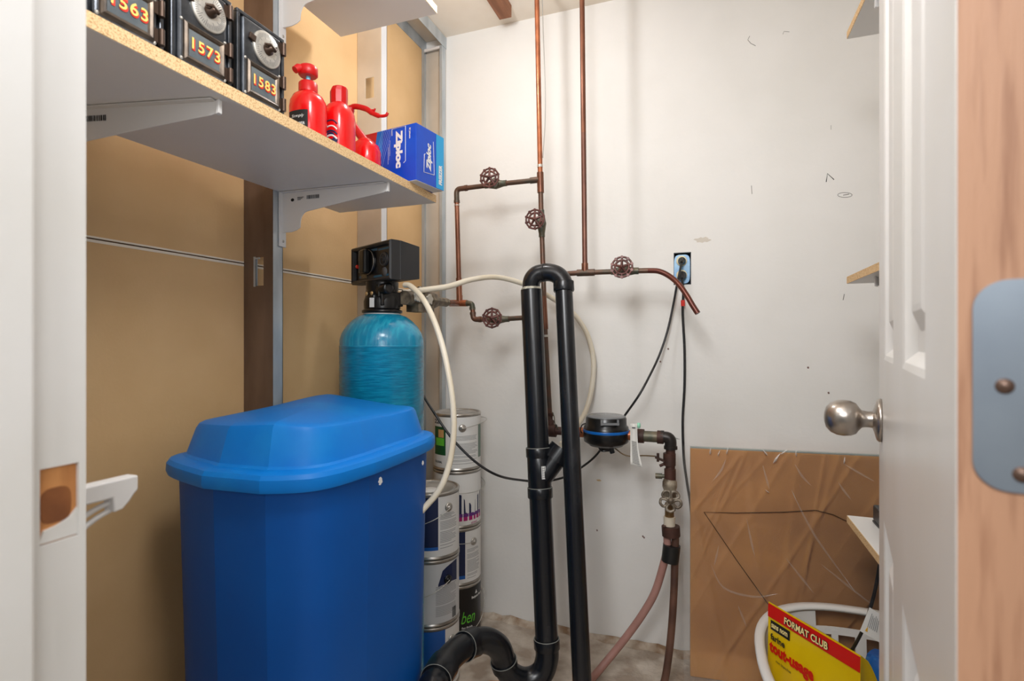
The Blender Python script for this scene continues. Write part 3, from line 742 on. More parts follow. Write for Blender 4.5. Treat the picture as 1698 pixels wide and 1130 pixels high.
# deep front frame around a recessed panel, tapering box behind
def rgb(i, y, s=1.0): return [bp(i, i, y), bp(BWd-i, i, y), bp(BWd-i, BHt-i, y), bp(i, BHt-i, y)]
tm.loft([rgb(.013, .012), rgb(.010, .002), rgb(.004, -.001), rgb(.0, .004), rgb(0, .03), rgb(.0015, .0305), rgb(.0015, .032), rgb(0, .0325), rgb(.008, BDp), rgb(.014, BDp+.003)], cap0=False)
tmo = tm.build('timer_housing', m_black_m, sof, bevel=.004, seg=3)
MB().fbox(bp(.011, .011, .011), rx_*(BWd-.022), -fn_*.002, UP*(BHt-.022)).build('control_panel', m_black, tmo)
for x_, z_, w_, h_ in ((.03, .087, .1, .006), (.135, .085, .055, .005), (.11, .012, .085, .006), (.03, .018, .035, .005)):
    MB().fbox(bp(x_, z_, .0105), rx_*w_, -fn_*.0006, UP*h_).build('blue_stripe', mat('blue_panel_stripe', (20, 92, 124), .3), tmo)
pd = bp(.085, .058, .011)
MB().lathe([(.036, 0), (.036, .003), (.033, .0045), (0, .0045)], pd, fn_, 40).build('timer_dial', m_black, tmo)
MB().fbox(pd - rx_*.014 - UP*.034 + fn_*.004, rx_*.028, fn_*.021, UP*.068).build('dial_knob', m_black, tmo, bevel=.006, seg=3)
MB().fbox(pd - rx_*.0148 - UP*.031 + fn_*.010, rx_*.0008, fn_*.0145, UP*.062).build('knob_edge', m_silver, tmo)
MB().torus(pd + fn_*.006, fn_, .034, .0011, 36, 6, a0=-pi/2, a1=pi/2, ref=rx_).build('dial_rim', m_silver, tmo)
pd2 = bp(.165, .058, .011)
MB().lathe([(.021, 0), (.021, .002), (.017, .004), (.016, .003), (.009, .003), (.008, .007), (0, .007)], pd2, fn_, 32).build('small_dial', m_black_m, tmo)
MB().torus(pd2 + fn_*.004, fn_, .016, .0007, 30, 5).build('dial_marking', m_grey_d, tmo)
MB().lathe([(.0135, 0), (.0135, .002), (0, .002)], bp(.166, .024, .0115), fn_, 20).build('hour_mark', m_grey_d, tmo)
MB().lathe([(.0055, 0), (.0055, .010), (.004, .012), (0, .012)], bp(.033, .05, .011), fn_, 16).build('red_button', m_red, tmo)
MB().fbox(bp(.045, .014, .0105), rx_*.03, fn_*.002, UP*.026).build('window', mat('amber_window', (96, 84, 56), .25), tmo)
# bypass valve and ball valve running back to the copper
ax0, ax1 = V((-.802, 1.335, H+.121)), V((-.829, 1.69, H+.130))
dirb = (ax1-ax0).normalized()
bv = MB().lathe([(.02, -.05), (.02, .0), (.024, .004), (.024, .022), (.019, .025), (.019, .05), (.023, .054), (.025, .07), (.023, .078), (.018, .085)], ax0, dirb, 20)
bv.lathe([(.018, .085), (.026, .1), (.028, .118), (.026, .14), (.018, .158), (.0145, .162), (.0145, .25)], ax0, dirb, 8, sm=False)
bv.box(ax0 + V((-.02, .0, -.038)), ax0 + V((.02, .05, -.015))).box(ax0 + V((-.022, .055, -.034)), ax0 + V((.016, .1, -.015)))
bvo = bv.build('bypass_valve', mat('brass_and_grime', (136, 124, 104), .5, .3, col2=(74, 64, 54), scale=40, bump=.3), sof)
for yy, zz in ((-.02, .004), (.06, .0)):
    p = ax0 + dirb*yy + V((.024, 0, zz)); gear = []
    for k in range(20): 
        r_ = .016 if k % 4 < 2 else .0125; gear.append((r_*cos(2*pi*k/20), r_*sin(2*pi*k/20)))
    MB().prism(gear, p, (0, 1, 0), UP, (.007, 0, 0)).build('star_knob', mat('pale_grey_knob', (176, 170, 158), .5), bvo)
lv = MB().tube([ax0 + dirb*.045 + UP*.034, ax0 + dirb*.12 + UP*.036, ax0+dirb*.155+UP*.040], .0045, 8).lathe([(.008, .015), (.008, .038)], ax0 + dirb*.05, UP, 12).build('lever', m_silver, bvo)
MB().tube([ax0 + dirb*.125 + UP*.0375, ax0 + dirb*.15+UP*.0395, ax0 + dirb*.182 + UP*.043], [.0055, .006, .0035], 10).build('lever_grip', mat('red_lever_vinyl', (176, 44, 34), .45), bvo)

# ------------------------------------------------------------ copper plumbing
def handwheel(c, axis, R, parent, m=m_wheel, up=UP):
    mb = MB(); ax_ = V(axis).normalized()
    a = (up - ax_*up.dot(ax_)).normalized(); b = ax_.cross(a)
    mb.torus(c, ax_, R*.97, R*.10, 40, 8); mb.torus(c, ax_, R*.66, R*.11, 36, 8)
    for k in range(10):
        q = 2*pi*k/10; d = a*cos(q)+b*sin(q)
        mb.tube([c+d*R*.66, c+d*R*.98], R*.115, 6)
        mb.lathe([(R*.14, -R*.11), (R*.14, R*.11)], c + d*R*.98, ax_, 8)
    for k in range(5):
        q = 2*pi*k/5; d = a*cos(q)+b*sin(q)
        mb.tube([c + ax_*R*.12 + d*R*.1, c + d*R*.7], [R*.15, R*.11], 6)
    mb.lathe([(R*.22, -R*.12), (R*.24, R*.18), (R*.15, R*.24), (R*.12, R*.36), (0, R*.38)], c, ax_, 14)
    return mb.build('handwheel', m, parent)
def gate_valve(c, along, axis, wheel_d, R, parent, L=.05, r=.0145):
    al = V(along).normalized(); ax_ = V(axis).normalized(); mb = MB()
    mb.lathe([(r*.72, -L/2), (r*.72, -L/2+.012), (r*.75, -L/2+.014), (r, -.008), (r*1.12, 0), (r, .008), (r*.75, L/2-.014), (r*.72, L/2-.012), (r*.72, L/2)], c, al, 16)
    mb.lathe([(r*.95, 0), (r*.95, r*1.0), (r*1.1, r*1.05), (r*1.1, r*1.45), (r*.7, r*1.6), (r*.6, r*2.2), (r*.25, r*2.3), (r*.22, wheel_d)], c, ax_, 8, sm=False)
    o = mb.build('gate_valve', m_brass, parent)
    handwheel(c + ax_*wheel_d, ax_, R, o); return o
def fitting(pts, r, parent, name='elbow', m=m_copper_d, k=1.28, rb=.016):
    """elbow sleeve with thicker socket ends"""
    p = rounded(pts, rb); mb = MB().tube(p, r*1.12, 14)
    for a, b in ((p[0], p[1]), (p[-1], p[-2])):
        d = (b-a).normalized(); mb.tube([a-d*.0, a+d*.009], r*k, 14)
    return mb.build(name, m, parent)
def sleeve(a, b, r, parent, name='coupling', m=m_copper_d): return MB().tube([a, b], r, 16).build(name, m, parent)
def pipe(pts, r, parent, m=m_copper, name='pipe'): return MB().tube(pts, r, 14).build(name, m, parent)
def lerp(a, b, t): return a + (b-a)*t
r12 = .0084; Y1 = 1.69
ris = thing('copper_riser', at(913, 715, Y=Y1), 'left copper riser with a bypass loop and three red gate valves', 'pipe')
A = [at(x, y, Y=Y1) for x, y in ((890, -20), (896, 298), (898, 371), (901, 455), (903, 528), (913, 712))]
A[0] = A[1] + (A[0]-A[1])*((ZC-.001-A[1].z)/(A[0].z-A[1].z))
pipe([A[0], A[1]], r12, ris, m_copper_b)
pipe([A[1], A[2], A[3]], r12, ris, m_copper_d)
pipe([A[3], A[4], A[5]], r12, ris, m_copper_d)
sleeve(lerp(A[1], A[0], .035), lerp(A[1], A[2], .3), r12*1.35, ris, 'tee', m_copper)
sleeve(lerp(A[1], A[0], .06), lerp(A[1], A[0], .073), r12*1.15, ris, 'solder_ring', m_solder)
B = [at(888, 299, Y=Y1), at(822, 306, Y=Y1), at(757, 314, Y=Y1), at(762, 503, Y=Y1)]
pipe([A[1], B[0], B[1], lerp(B[1], B[2], .9)], r12, ris, m_copper_d)
sleeve(A[1], lerp(A[1], B[1], .22), r12*1.25, ris, 'tee_branch', m_copper_d)
gate_valve(B[1], B[1]-B[2], (.08, -1, .05), .068, .0315, ris, .08)
fitting([lerp(B[2], B[1], .28), B[2], lerp(B[2], B[3], .12)], r12, ris, m=m_copper_d)
pipe([lerp(B[2], B[3], .1), B[3]], r12, ris, m_copper)
for t in (.14, .80, .83, .93): sleeve(lerp(B[2], B[3], t), lerp(B[2], B[3], t+.006), r12*1.14, ris, 'solder_ring', m_solder)
sleeve(lerp(B[2], B[3], .78), lerp(B[2], B[3], .97), r12*1.22, ris, 'coupling', m_copper)
Cc = [at(745, 503, Y=Y1), at(783, 503.5, Y=Y1), at(785, 530, Y=Y1), at(826, 530, Y=Y1), at(903, 525, Y=Y1)]
sleeve(at(746, 503, Y=Y1), at(774, 503, Y=Y1), r12*1.4, ris, 'tee', m_copper_b)
sleeve(B[3], at(762, 490, Y=Y1), r12*1.3, ris, 'tee_branch', m_copper)
pipe([at(760, 503, Y=Y1), lerp(Cc[0], Cc[1], .9)], r12, ris, m_copper_d)
fitting([at(772, 503.2, Y=Y1), Cc[1], at(783.5, 514, Y=Y1)], r12, ris, m=m_brass)
pipe([at(783.5, 510, Y=Y1), at(784.5, 522, Y=Y1)], r12, ris)
fitting([at(784, 518, Y=Y1), Cc[2], at(798, 530, Y=Y1)], r12, ris, m=m_copper_d)
gate_valve(Cc[3], Cc[4]-Cc[2], (.08, -1, .03), .068, .0315, ris, .08)
pipe([at(793, 530, Y=Y1), Cc[3], Cc[4]], r12, ris, m_copper_d)
sleeve(ax1 - dirb*.09, ax1, r12*1.15, ris, 'pipe', m_copper)
gate_valve(at(898, 371, Y=Y1), A[1]-A[2], (-.02, -1, .0), .068, .031, ris, .09)
sleeve(lerp(A[4], A[5], -.2), lerp(A[4], A[5], .1), r12*1.25, ris, 'coupling', m_copper)
sleeve(lerp(A[4], A[5], .15), lerp(A[4], A[5], .17), r12*1.25, ris, 'solder_ring', m_solder)

Y2 = 1.68; r2 = .0083
rs2 = thing('copper_riser', at(970, 450, Y=Y2), 'right copper riser ending in a bent open tube before the outlet', 'pipe')
G = [at(965, -20, Y=Y2), at(970, 451, Y=Y2)]
G[0] = G[1] + (G[0]-G[1])*((ZC-.001-G[1].z)/(G[0].z-G[1].z))
pipe([G[0], lerp(G[0], G[1], .55)], r2, rs2, m_copper); pipe([lerp(G[0], G[1], .55), G[1]], r2, rs2, mat('dull_copper', (120, 80, 64), .4, .45, col2=(96, 62, 52), scale=12))
sleeve(at(957, 453, Y=Y2), at(986, 452, Y=Y2), r2*1.35, rs2, 'tee', m_copper_d); sleeve(G[1], at(969.8, 437, Y=Y2), r2*1.3, rs2, 'tee_branch', m_copper)
hp = [at(903, 458, Y=1.692), at(943, 454, Y=1.682), at(957, 453, Y=Y2), at(1036, 450, Y=Y2), at(1075, 449, Y=Y2), at(1092, 450, Y=1.675), at(1108, 457, Y=1.67), at(1124, 470, Y=1.66), at(1138, 489, Y=1.65), at(1148, 506, Y=1.645), at(1157, 520, Y=1.64)]
pipe(hp[:5], r2, rs2, m_copper_d)
pipe(spline(hp[4:], 6), r2, rs2, mat('red_brown_copper', (118, 66, 52), .36, .5, col2=(92, 50, 42), scale=14), 'open_tube')
gate_valve(at(1036, 450, Y=Y2), hp[4]-hp[3], (.02, -1, .06), .068, .0315, rs2, .085, .015)
tag(MB().tube(spline([at(899, -5, Y=1.72), at(901, 60, Y=1.72), at(904, 140, Y=1.72), at(904, 200, Y=1.72), at(900, 262, Y=1.715)], 8), .0016, 6).build('wire', mat('pale_grey_wire', (196, 196, 192), .5)), 'thin pale wire hanging beside the left copper riser', 'wire')

# ------------------------------------------------------------ black drain pipes
ra, rb_ = .0322, .0258
st1 = thing('drain_standpipe', at(907, 1060, d=1.52), 'wide black standpipe with a wye, lower trap and white label', 'pipe')
T0, T1 = at(881, 482, d=1.60), at(907, 1075, d=1.50)
pipe([T0, T1], ra, st1, m_abs)
MB().torus(T0, T1-T0, ra*.83, ra*.17, 32, 8).build('pipe_mouth', m_abs, st1)
MB().lathe([(ra*.85, -.002), (ra*1.0, .001), (ra*.93, .006), (ra*.8, .011), (0, .013)], T0, T0-T1, 24).build('foam_plug', mat('cream_caulk', (206, 202, 184), .8, col2=(120, 116, 104), scale=60, bump=.9), st1)
def tcy(y): return (y-482)/(1075-482)
def hub(y0, y1, k=1.14, par=None, m=m_abs):
    a, b = lerp(T0, T1, tcy(y0)), lerp(T0, T1, tcy(y1)); L = (b-a).length
    o = MB().lathe([(ra*k*.97, 0), (ra*k, .002), (ra*k, L-.002), (ra*k*.97, L)], a, b-a, 32).build('hub', m, par or st1)
    return o, a, b
for y0_, y1_ in ((752, 768), (818, 835), (1060, 1076)):
    o, a, b = hub(y0_, y1_); 
    MB().torus(a if y0_ < 1000 else a, b-a, ra*1.1, .0012, 32, 5).build('glue_line', m_abs_edge, o)
hub(766, 820, 1.06)
wy0 = lerp(T0, T1, tcy(806)); wdir = V((.55, .30, .80)).normalized(); wl_ = .098
o = MB().tube([wy0, wy0 + wdir*wl_], ra*.98, 24).lathe([(ra*1.24, -.026), (ra*1.24, .014)], wy0 + wdir*wl_, wdir, 28).build('wye_branch', m_abs, st1)
MB().torus(wy0 + wdir*(wl_-.022), wdir, ra*1.13, .0012, 32, 5).build('glue_line', m_abs_edge, o)
q0, q1 = at(898, 778, d=1.435), at(898, 800, d=1.435)
sd_ = V((cos(YAW), sin(YAW), 0)); tw = V((sin(YAW), -cos(YAW), 0))
lb = MB().grid(lambda u, v: lerp(q1, q0, v) + sd_*(-.0055+.011*u) + tw*(-.0 - .0) , 3, 1).build('label', m_white, st1)
def on_pipe(y, dx, k=1.0):
    c = lerp(T0, T1, tcy(y)); R = ra*1.065*k; dxm = dx
    return c + sd_*dxm + tw*sqrt(max(0, R*R-dxm*dxm))
lb.data.clear_geometry()
nb = MB().grid(lambda u, v: on_pipe(800-21*v, .0055+.0115*u), 4, 1); bpy.data.objects.remove(lb); nb.build('label', m_white, st1)
nb = MB()
for k, (a_, b_) in enumerate(((.0085, .0098), (.0115, .0122), (.0132, .0139))):
    for q in range(5):
        nb.add([on_pipe(798-3.6*q, a_, 1.01), on_pipe(798-3.6*q, b_, 1.01), on_pipe(798-3.6*q-2.2, b_, 1.01), on_pipe(798-3.6*q-2.2, a_, 1.01)], [(0, 1, 2, 3)])
nb.build('label_print', m_ink, st1)
# trap: U bend then over the arch and down behind the tub
tp_ = [at(907, 1072, d=1.50), at(907, 1092, d=1.495), at(900, 1114, d=1.49), at(884, 1126, d=1.485), at(866, 1128, d=1.48), at(848, 1120, d=1.47), at(838, 1106, d=1.465), at(834, 1092, d=1.46), at(829, 1077, d=1.45), at(817, 1066, d=1.435), at(800, 1062, d=1.42), at(779, 1068, d=1.39), at(756, 1082, d=1.33), at(738, 1102, d=1.27), at(724, 1126, d=1.21), at(712, 1165, d=1.16)]
tpe = tp_[-1]; tp_ += [V((tpe.x-.0, tpe.y, .12)), V((tpe.x, tpe.y, .001))]
pipe(spline(tp_, 6), ra*1.02, st1, m_abs, 'trap')
SPT = spline(tp_, 12)
def collar(i0, i1, k=1.13):
    o = MB().tube(SPT[i0:i1], ra*k, 26).build('collar', m_abs, st1)
    MB().torus(SPT[i1-1], SPT[i1]-SPT[i1-2], ra*k, .001, 28, 5).build('glue_line', m_abs_edge, o)
    return o
collar(72, 82); collar(126, 138); collar(157, 170)
p = SPT[160]; MB().fbox(p + tw*ra*1.12 + UP*.012 - sd_*.014, sd_*.014, tw*.003, UP*.014).build('sticker', m_white, st1)

st2 = thing('drain_pipe', at(965, 1130, d=1.4), 'narrow black drain pipe with a bend over the wide standpipe', 'pipe')
R0, R1 = at(934.5, 472, d=1.565), at(965, 1130, d=1.42)
Rf = R0 + (R1-R0)*((0.002-R0.z)/(R1.z-R0.z))
pipe([R0, Rf], rb_, st2, m_abs)
arc = [T0 + (T1-T0).normalized()*.03, T0 + UP*.004, at(882, 466, d=1.597), at(889, 456.5, d=1.594), at(899, 453, d=1.59), at(910, 452, d=1.584), at(922, 455, d=1.577), at(931, 463, d=1.57), R0, R0 + (Rf-R0).normalized()*.02]
pipe(spline(arc, 6), rb_*1.04, st2, m_abs, 'return_bend')
MB().torus(at(902, 452.5, d=1.588), at(912, 452, d=1.583)-at(895, 453, d=1.592), rb_*1.05, .0012, 28, 6).build('seam', m_black, st2)
dn = (Rf-R0).normalized()
MB().lathe([(rb_*1.18, 0), (rb_*1.2, .002), (rb_*1.2, .026), (rb_*1.15, .029)], R0 - dn*.008, dn, 30).build('hub', m_abs, st2)

# ------------------------------------------------------------ hoses
tag(MB().tube(spline([at(671, 473, d=1.375), at(681, 475, d=1.36), at(700, 494, d=1.33), at(718, 528, d=1.29), at(733, 572, d=1.27), at(744, 622, d=1.25), at(751, 672, d=1.24), at(752, 720, d=1.235), at(746, 765, d=1.23), at(735, 800, d=1.225), at(722, 822, d=1.225), at(708, 838, d=1.225), at(692, 856, d=1.22)], 8), .0072, 12).build('brine_hose', m_hose), 'white hose curving from the control head down to the blue tub', 'hose')
tag(MB().tube(spline([TC + UP*(zv+.05) + V((.03, .06, 0)), at(712, 480, Y=1.40), at(745, 475, Y=1.46), at(782, 464, Y=1.55), at(822, 460, Y=1.66), at(862, 469, Y=1.74), at(900, 486, Y=1.79), at(930, 504, Y=1.82), at(955, 525, Y=1.84), at(975, 558, Y=1.855), at(984, 600, Y=1.86), at(981, 645, Y=1.85), at(972, 680, Y=1.83), at(960, 702, Y=1.78), at(946, 722, Y=1.71), at(930, 738, Y=1.65)], 8), .0088, 12).build('drain_hose', m_hose), 'white hose arching across the back wall behind the black pipes', 'hose')

# ------------------------------------------------------------ water meter on its pipe
YM = 1.69
KM = 1.06
def sc(pr): return [(a*KM, b*KM) for a, b in pr]
wm = thing('water_meter', at(1004, 720, Y=YM), 'round black water meter with a blue ring on a copper pipe', 'meter')
mc = at(1005, 722, Y=YM); 
h0, h1 = at(912, 714, Y=YM), at(1112, 726, Y=YM)
rp = .0143
pipe([h0, at(958, 717, Y=YM)], rp*.95, wm, m_rust); pipe([at(950, 717, Y=YM), at(1044, 722, Y=YM)], rp*.9, wm, m_copper_b)
for a_, b_, k_, m_ in ((960, 972, 1.15, m_copper_b), (1038, 1058, 1.1, m_copper_b), (1057, 1068, 1.55, m_rust), (1066, 1094, 1.2, m_brass), (1090, 1100, 1.45, m_rust), (905, 922, 1.5, m_rust)):
    ya = 717 + (a_-958)*.0615; yb = 717 + (b_-958)*.0615
    sleeve(at(a_, ya, Y=YM), at(b_, yb, Y=YM), rp*k_, wm, 'coupling', m_)
MB().lathe(sc([(.03, -.034), (.05, -.03), (.056, -.022)]), mc, UP, 40).build('base_dish', m_greytrans, wm)
MB().lathe(sc([(.054, -.026), (.066, -.018), (.068, -.006), (.068, .012), (.067, .015)]), mc, UP, 48).build('lower_body', m_black, wm)
MB().lathe(sc([(.0688, .0105), (.0695, .0125), (.0695, .0165), (.0688, .0185)]), mc, UP, 48).build('blue_ring', m_bluering, wm)
MB().lathe(sc([(.067, .018), (.066, .027), (.061, .031), (.0605, .052), (.058, .056)]), mc, UP, 48).build('upper_body', m_black, wm)
ml = MB().lathe(sc([(.0, .062), (.052, .0605), (.0585, .057), (.058, .055), (0, .055)]), mc, UP, 48).build('lid', m_greytrans, wm)
MB().fbox(mc + UP*.042 - sd_*.028 + tw*.0645, sd_*.056, tw*.006, UP*.007).fbox(mc + UP*.040 - sd_*.028 + tw*.056, sd_*.006, tw*.010, UP*.018).fbox(mc + UP*.040 + sd_*.022 + tw*.056, sd_*.006, tw*.010, UP*.018).build('lid_clasp', m_greytrans, ml)
MB().lathe([(.012, -.05), (.02, -.045), (.02, -.03)], mc, UP, 16).build('drain_port', m_black_m, wm)
MB().tube(spline([mc+V((-.02, -.02, -.036)), mc+V((-.005, -.045, -.042)), mc+V((.02, -.035, -.04)), mc+V((.03, 0, -.036))], 6), .0028, 8).tube([at(1012, 740, Y=1.65), at(1016, 752, Y=1.65)], .008, 8).build('clip', m_black, wm)
MB().tube(spline([mc+V((-.066, -.005, .0)), mc+V((-.078, -.02, .01)), mc+V((-.074, -.02, .03)), mc+V((-.062, -.01, .036))], 6), .002, 8).build('wire_loop', m_cord, wm)
# elbow, clamp and valve stack
el = [at(1096, 725, Y=YM), at(1112, 726, Y=YM), at(1112, 745, Y=YM)]
fitting(el, rp*1.1, wm, 'elbow', mat('black_malleable_iron', (50, 46, 44), .4, .5), 1.3, .022)
pipe([at(1112, 740, Y=YM), at(1111, 800, Y=YM)], rp, wm, m_rust)
sleeve(at(1111, 778, Y=YM), at(1111, 797, Y=YM), rp*1.2, wm, 'coupling', m_rust)
MB().lathe([(rp*1.1, 0), (rp*1.5, .012), (rp*1.55, .026), (rp*1.2, .04), (rp*1.35, .045), (rp*1.4, .06), (rp*.9, .07)], at(1110.5, 793, Y=YM), -UP, 20).build('valve_body', mat('taped_brass', (170, 158, 138), .5, .2, col2=(92, 78, 62), scale=40, bump=.3), wm)
MB().tube([at(1110, 790, Y=YM), at(1097, 790, Y=YM)], .0055, 10).tube([at(1098, 790, Y=YM), at(1087, 789.5, Y=YM)], .0085, 10).build('bleed_port', m_brass, wm)
vc = at(1112, 831, Y=YM-.045); wh = MB(); axv = V((.1, -1, .2)).normalized(); a_ = (UP-axv*UP.dot(axv)).normalized(); b_ = axv.cross(a_)
wh.lathe([(.009, -.012), (.011, 0), (.008, .008), (0, .009)], vc, axv, 12)
for k in range(5):
    q = 2*pi*k/5 + .6; d_ = a_*cos(q)+b_*sin(q); t_ = axv.cross(d_)
    wh.tube(spline([vc+d_*.007, vc+d_*.014+t_*.008, vc+d_*.025+t_*.011, vc+d_*.031, vc+d_*.025-t_*.011, vc+d_*.014-t_*.008, vc+d_*.007], 4), .0042, 7)
wh.tube([vc, vc - axv*.045], .006, 8)
wh.build('valve_handle', mat('dirty_cast_handle', (104, 92, 78), .5, .4, col2=(176, 166, 150), scale=45, lo=.5, hi=.7), wm)
sleeve(at(1110, 835, Y=YM), at(1110, 862, Y=YM), rp*.95, wm, 'nipple', mat('brassy_nipple', (150, 116, 72), .4, .5, col2=(108, 84, 58), scale=40))
sleeve(at(1110, 857, Y=YM), at(1110, 872, Y=YM), rp*1.2, wm, 'plastic_nut', mat('ivory_plastic', (212, 200, 180), .5))
cl = MB().tube([at(1110, 752, Y=YM), at(1110, 772, Y=YM)], rp*1.3, 16)
cl.fbox(at(1103, 768, Y=YM-.012), V((-.03, -.004, .012)), V((0, .012, 0)), UP*.006).tube([at(1101, 770, Y=YM-.01), at(1094, 773, Y=YM-.01)], .0045, 8).tube([at(1091, 752, Y=YM-.01), at(1091, 766, Y=YM-.01)], .004, 8)
cl.build('ground_clamp', m_rust, wm)
tag(MB().tube(spline([at(1020, 744, Y=1.69), at(1032, 753, Y=1.69), at(1045, 757, Y=1.69), at(1065, 756, Y=1.69), at(1086, 757, Y=1.68)], 6), .0021, 8).build('ground_wire', mat('old_brown_wire', (110, 88, 58), .5, .3)), 'thin brown ground wire from the meter to the pipe clamp', 'wire')
# paper tag, green seal and grey flag
tg = thing('meter_tag', at(1050, 706, Y=1.65), 'curled white printed paper tag hanging beside the meter', 'tag')
def tagf(u, v):
    x0_ = [1045.5, 1047, 1046.5, 1043.5][min(3, int(v*3))]; 
    cx_ = 1051 - 1.5*v + 6*v*v; hw = 5.5 + 1.5*v + 6.5*max(0, v-.55)
    return at(cx_ + (u-.5)*2*hw, 703 + 70*v + (u-.5)*6*v, Y=1.64 - .02*v*v + .008*sin(u*pi))
MB().grid(tagf, 6, 12).build('paper', m_paper_w, tg, solid=.0006)
g = MB()
for k in range(17):
    v_ = .42 + k*.032
    g.add([tagf(.2, v_)-V((0, .0015, 0)), tagf(.82, v_)-V((0, .0015, 0)), tagf(.82, v_+.012)-V((0, .0015, 0)), tagf(.2, v_+.012)-V((0, .0015, 0))], [(0, 1, 2, 3)])
g.add([tagf(.25, .08)-V((0, .0015, 0)), tagf(.75, .08)-V((0, .0015, 0)), tagf(.75, .11)-V((0, .0015, 0)), tagf(.25, .11)-V((0, .0015, 0))], [(0, 1, 2, 3)])
g.build('print', m_grey_d, tg)
tag(MB().lathe([(.0, -.009), (.005, -.007), (.0065, 0), (.005, .007), (0, .009)], at(1059, 706, Y=1.65), UP, 14).build('seal', mat('pale_green_plastic', (150, 214, 186), .25)), 'small pale green plastic seal beside the paper tag', 'seal')
tag(MB().prism([(0, .006), (.035, .010), (.088, -.008), (.0, -.008)], at(1080, 722, Y=1.72), (1, 0, 0), UP, (0, .0012, 0)).build('flag_tag', mat('grey_plastic_tag', (168, 168, 164), .3)), 'pointed grey plastic tag behind the pipe elbow', 'tag')
# old relief fitting at the riser foot
rf = MB().lathe([(.012, 0), (.012, .02), (.007, .024), (.007, .034), (.01, .036), (.01, .046)], at(913, 708, Y=YM), UP, 14)
rf.build('relief_fitting', m_rust, ris)
MB().tube(spline([at(916, 684, Y=1.675), at(919, 692, Y=1.67), at(920, 702, Y=1.67), at(925, 712, Y=1.675)], 5), .0016, 6).build('chain', m_brass, ris)

# pink hose, brown tube and the black tape that binds them
ct = thing('drain_tubes', at(1111, 930, Y=YM), 'dark hose clamp and black tape binding two tubes below the valves', 'clamp')
MB().tube([at(1112, 873, Y=YM), at(1113, 889, Y=YM)], .027, 20).tube([at(1100, 873, Y=YM-.02), at(1104, 874, Y=YM-.02)], .004, 8).build('clamp', m_rust, ct)
tpb = MB()
tpb.tube([at(1114, 904, Y=YM), at(1111, 931, Y=YM)], .026, 20)
tpb.build('tape', m_tape_blk, ct)
tag(MB().tube(spline([at(1106, 880, Y=YM), at(1106, 910, Y=YM), at(1098, 945, Y=YM+.005), at(1085, 985, Y=YM+.01), at(1065, 1020, Y=YM+.02), at(1040, 1055, Y=1.71), at(1012, 1090, Y=1.69), at(985, 1122, Y=1.645), at(962, 1148, Y=1.56)], 8), .0118, 14).build('pink_hose', m_pink), 'dull pink rubber hose sweeping down left from the black tape', 'hose')
be = at(1104, 1120, Y=YM-.02)
tag(MB().tube(spline([at(1120, 885, Y=YM), at(1119, 930, Y=YM), at(1117, 990, Y=YM-.005), at(1112, 1060, Y=YM-.01), be, V((be.x-.012, be.y-.01, .012))], 8), .0112, 14).build('brown_tube', m_brownpipe), 'straight dark brown tube dropping to the floor from the tape', 'tube')

# ------------------------------------------------------------ outlet and cords
ot = thing('wall_outlet', (o0+o1)/2, 'uncovered wall outlet in a rough hole with blue masking', 'outlet')
oc = (at(1117, 473, Y=D) + at(1146, 418, Y=D))/2
ow, oh = (x1-x0)/2, (z1-z0)/2
bxm = MB()
for a, b in (((x0, D+.001, z0), (x0+.002, D+.055, z1)), ((x1-.002, D+.001, z0), (x1, D+.055, z1)), ((x0, D+.001, z0), (x1, D+.055, z0+.002)), ((x0, D+.001, z1-.002), (x1, D+.055, z1))): bxm.box(a, b)
bxm.box((x0, D+.053, z0), (x1, D+.055, z1)).build('box', mat('dark_grey_box', (58, 64, 70), .5), ot)
N = 26
pl_ = [((ow-.0025)*math.copysign(abs(cos(2*pi*i/N))**.45, cos(2*pi*i/N)), (oh-.006)*math.copysign(abs(sin(2*pi*i/N))**.45, sin(2*pi*i/N)) - .002) for i in range(N)]
MB().prism(pl_, oc + V((-.001, .004, 0)), (1, 0, 0), UP, (0, -.005, 0)).build('masking', m_clear_blue, ot)
for dz in (.026, -.022):
    MB().lathe([(.0175, 0), (.0175, .004), (.015, .005), (0, .005)], oc + V((-.002, -.0005, dz)), (0, -1, 0), 24).build('receptacle', mat('ivory_receptacle', (222, 212, 176), .4), ot)
pg = MB().lathe([(.013, 0), (.0125, .012), (.008, .022), (.005, .03)], oc + V((-.001, -.005, .026)), (0, -1, -.35), 14).build('plug', m_black, ot)
MB().lathe([(.014, 0), (.0135, .012), (.009, .022), (.005, .03)], oc + V((.0, -.005, -.022)), (0, -1, -.6), 14).build('plug', m_black_m, ot)
pA = oc + V((-.001, -.034, .014)); pB = oc + V((.0, -.031, -.04))
tag(MB().tube(spline([V((-.885, 1.41, H+.06)), at(676, 610, Y=1.42), at(704, 660, Y=1.40), at(722, 688, Y=1.38), at(750, 728, Y=1.38), at(788, 766, Y=1.40), at(826, 789, Y=1.45), at(866, 797, Y=1.62), at(900, 799, Y=1.70), at(935, 792, Y=1.76), at(962, 777, Y=1.79), at(988, 756, Y=1.80), at(1010, 725, Y=1.80), at(1037, 688, Y=1.79), at(1060, 655, Y=1.77), at(1078, 622, Y=1.81), at(1093, 590, Y=1.85), at(1106, 552, Y=1.87), at(1116, 508, Y=1.875), at(1122, 475, Y=1.87), pA], 8), .0038, 10).build('power_cord', m_cord), 'long black cord from the softener behind the pipes up to the outlet', 'cord')
c2_ = thing('power_cord', at(1134, 600, Y=1.885), 'black cord with a red band hanging straight down from the outlet', 'cord')
cp = spline([pB, at(1133, 485, Y=1.878), at(1132, 520, Y=1.884), at(1135, 580, Y=1.89), at(1135, 640, Y=1.89), at(1132, 700, Y=1.89), at(1134, 760, Y=1.89), at(1139, 800, Y=1.89), at(1146, 850, Y=1.89), at(1150, 950, Y=1.89)], 8)
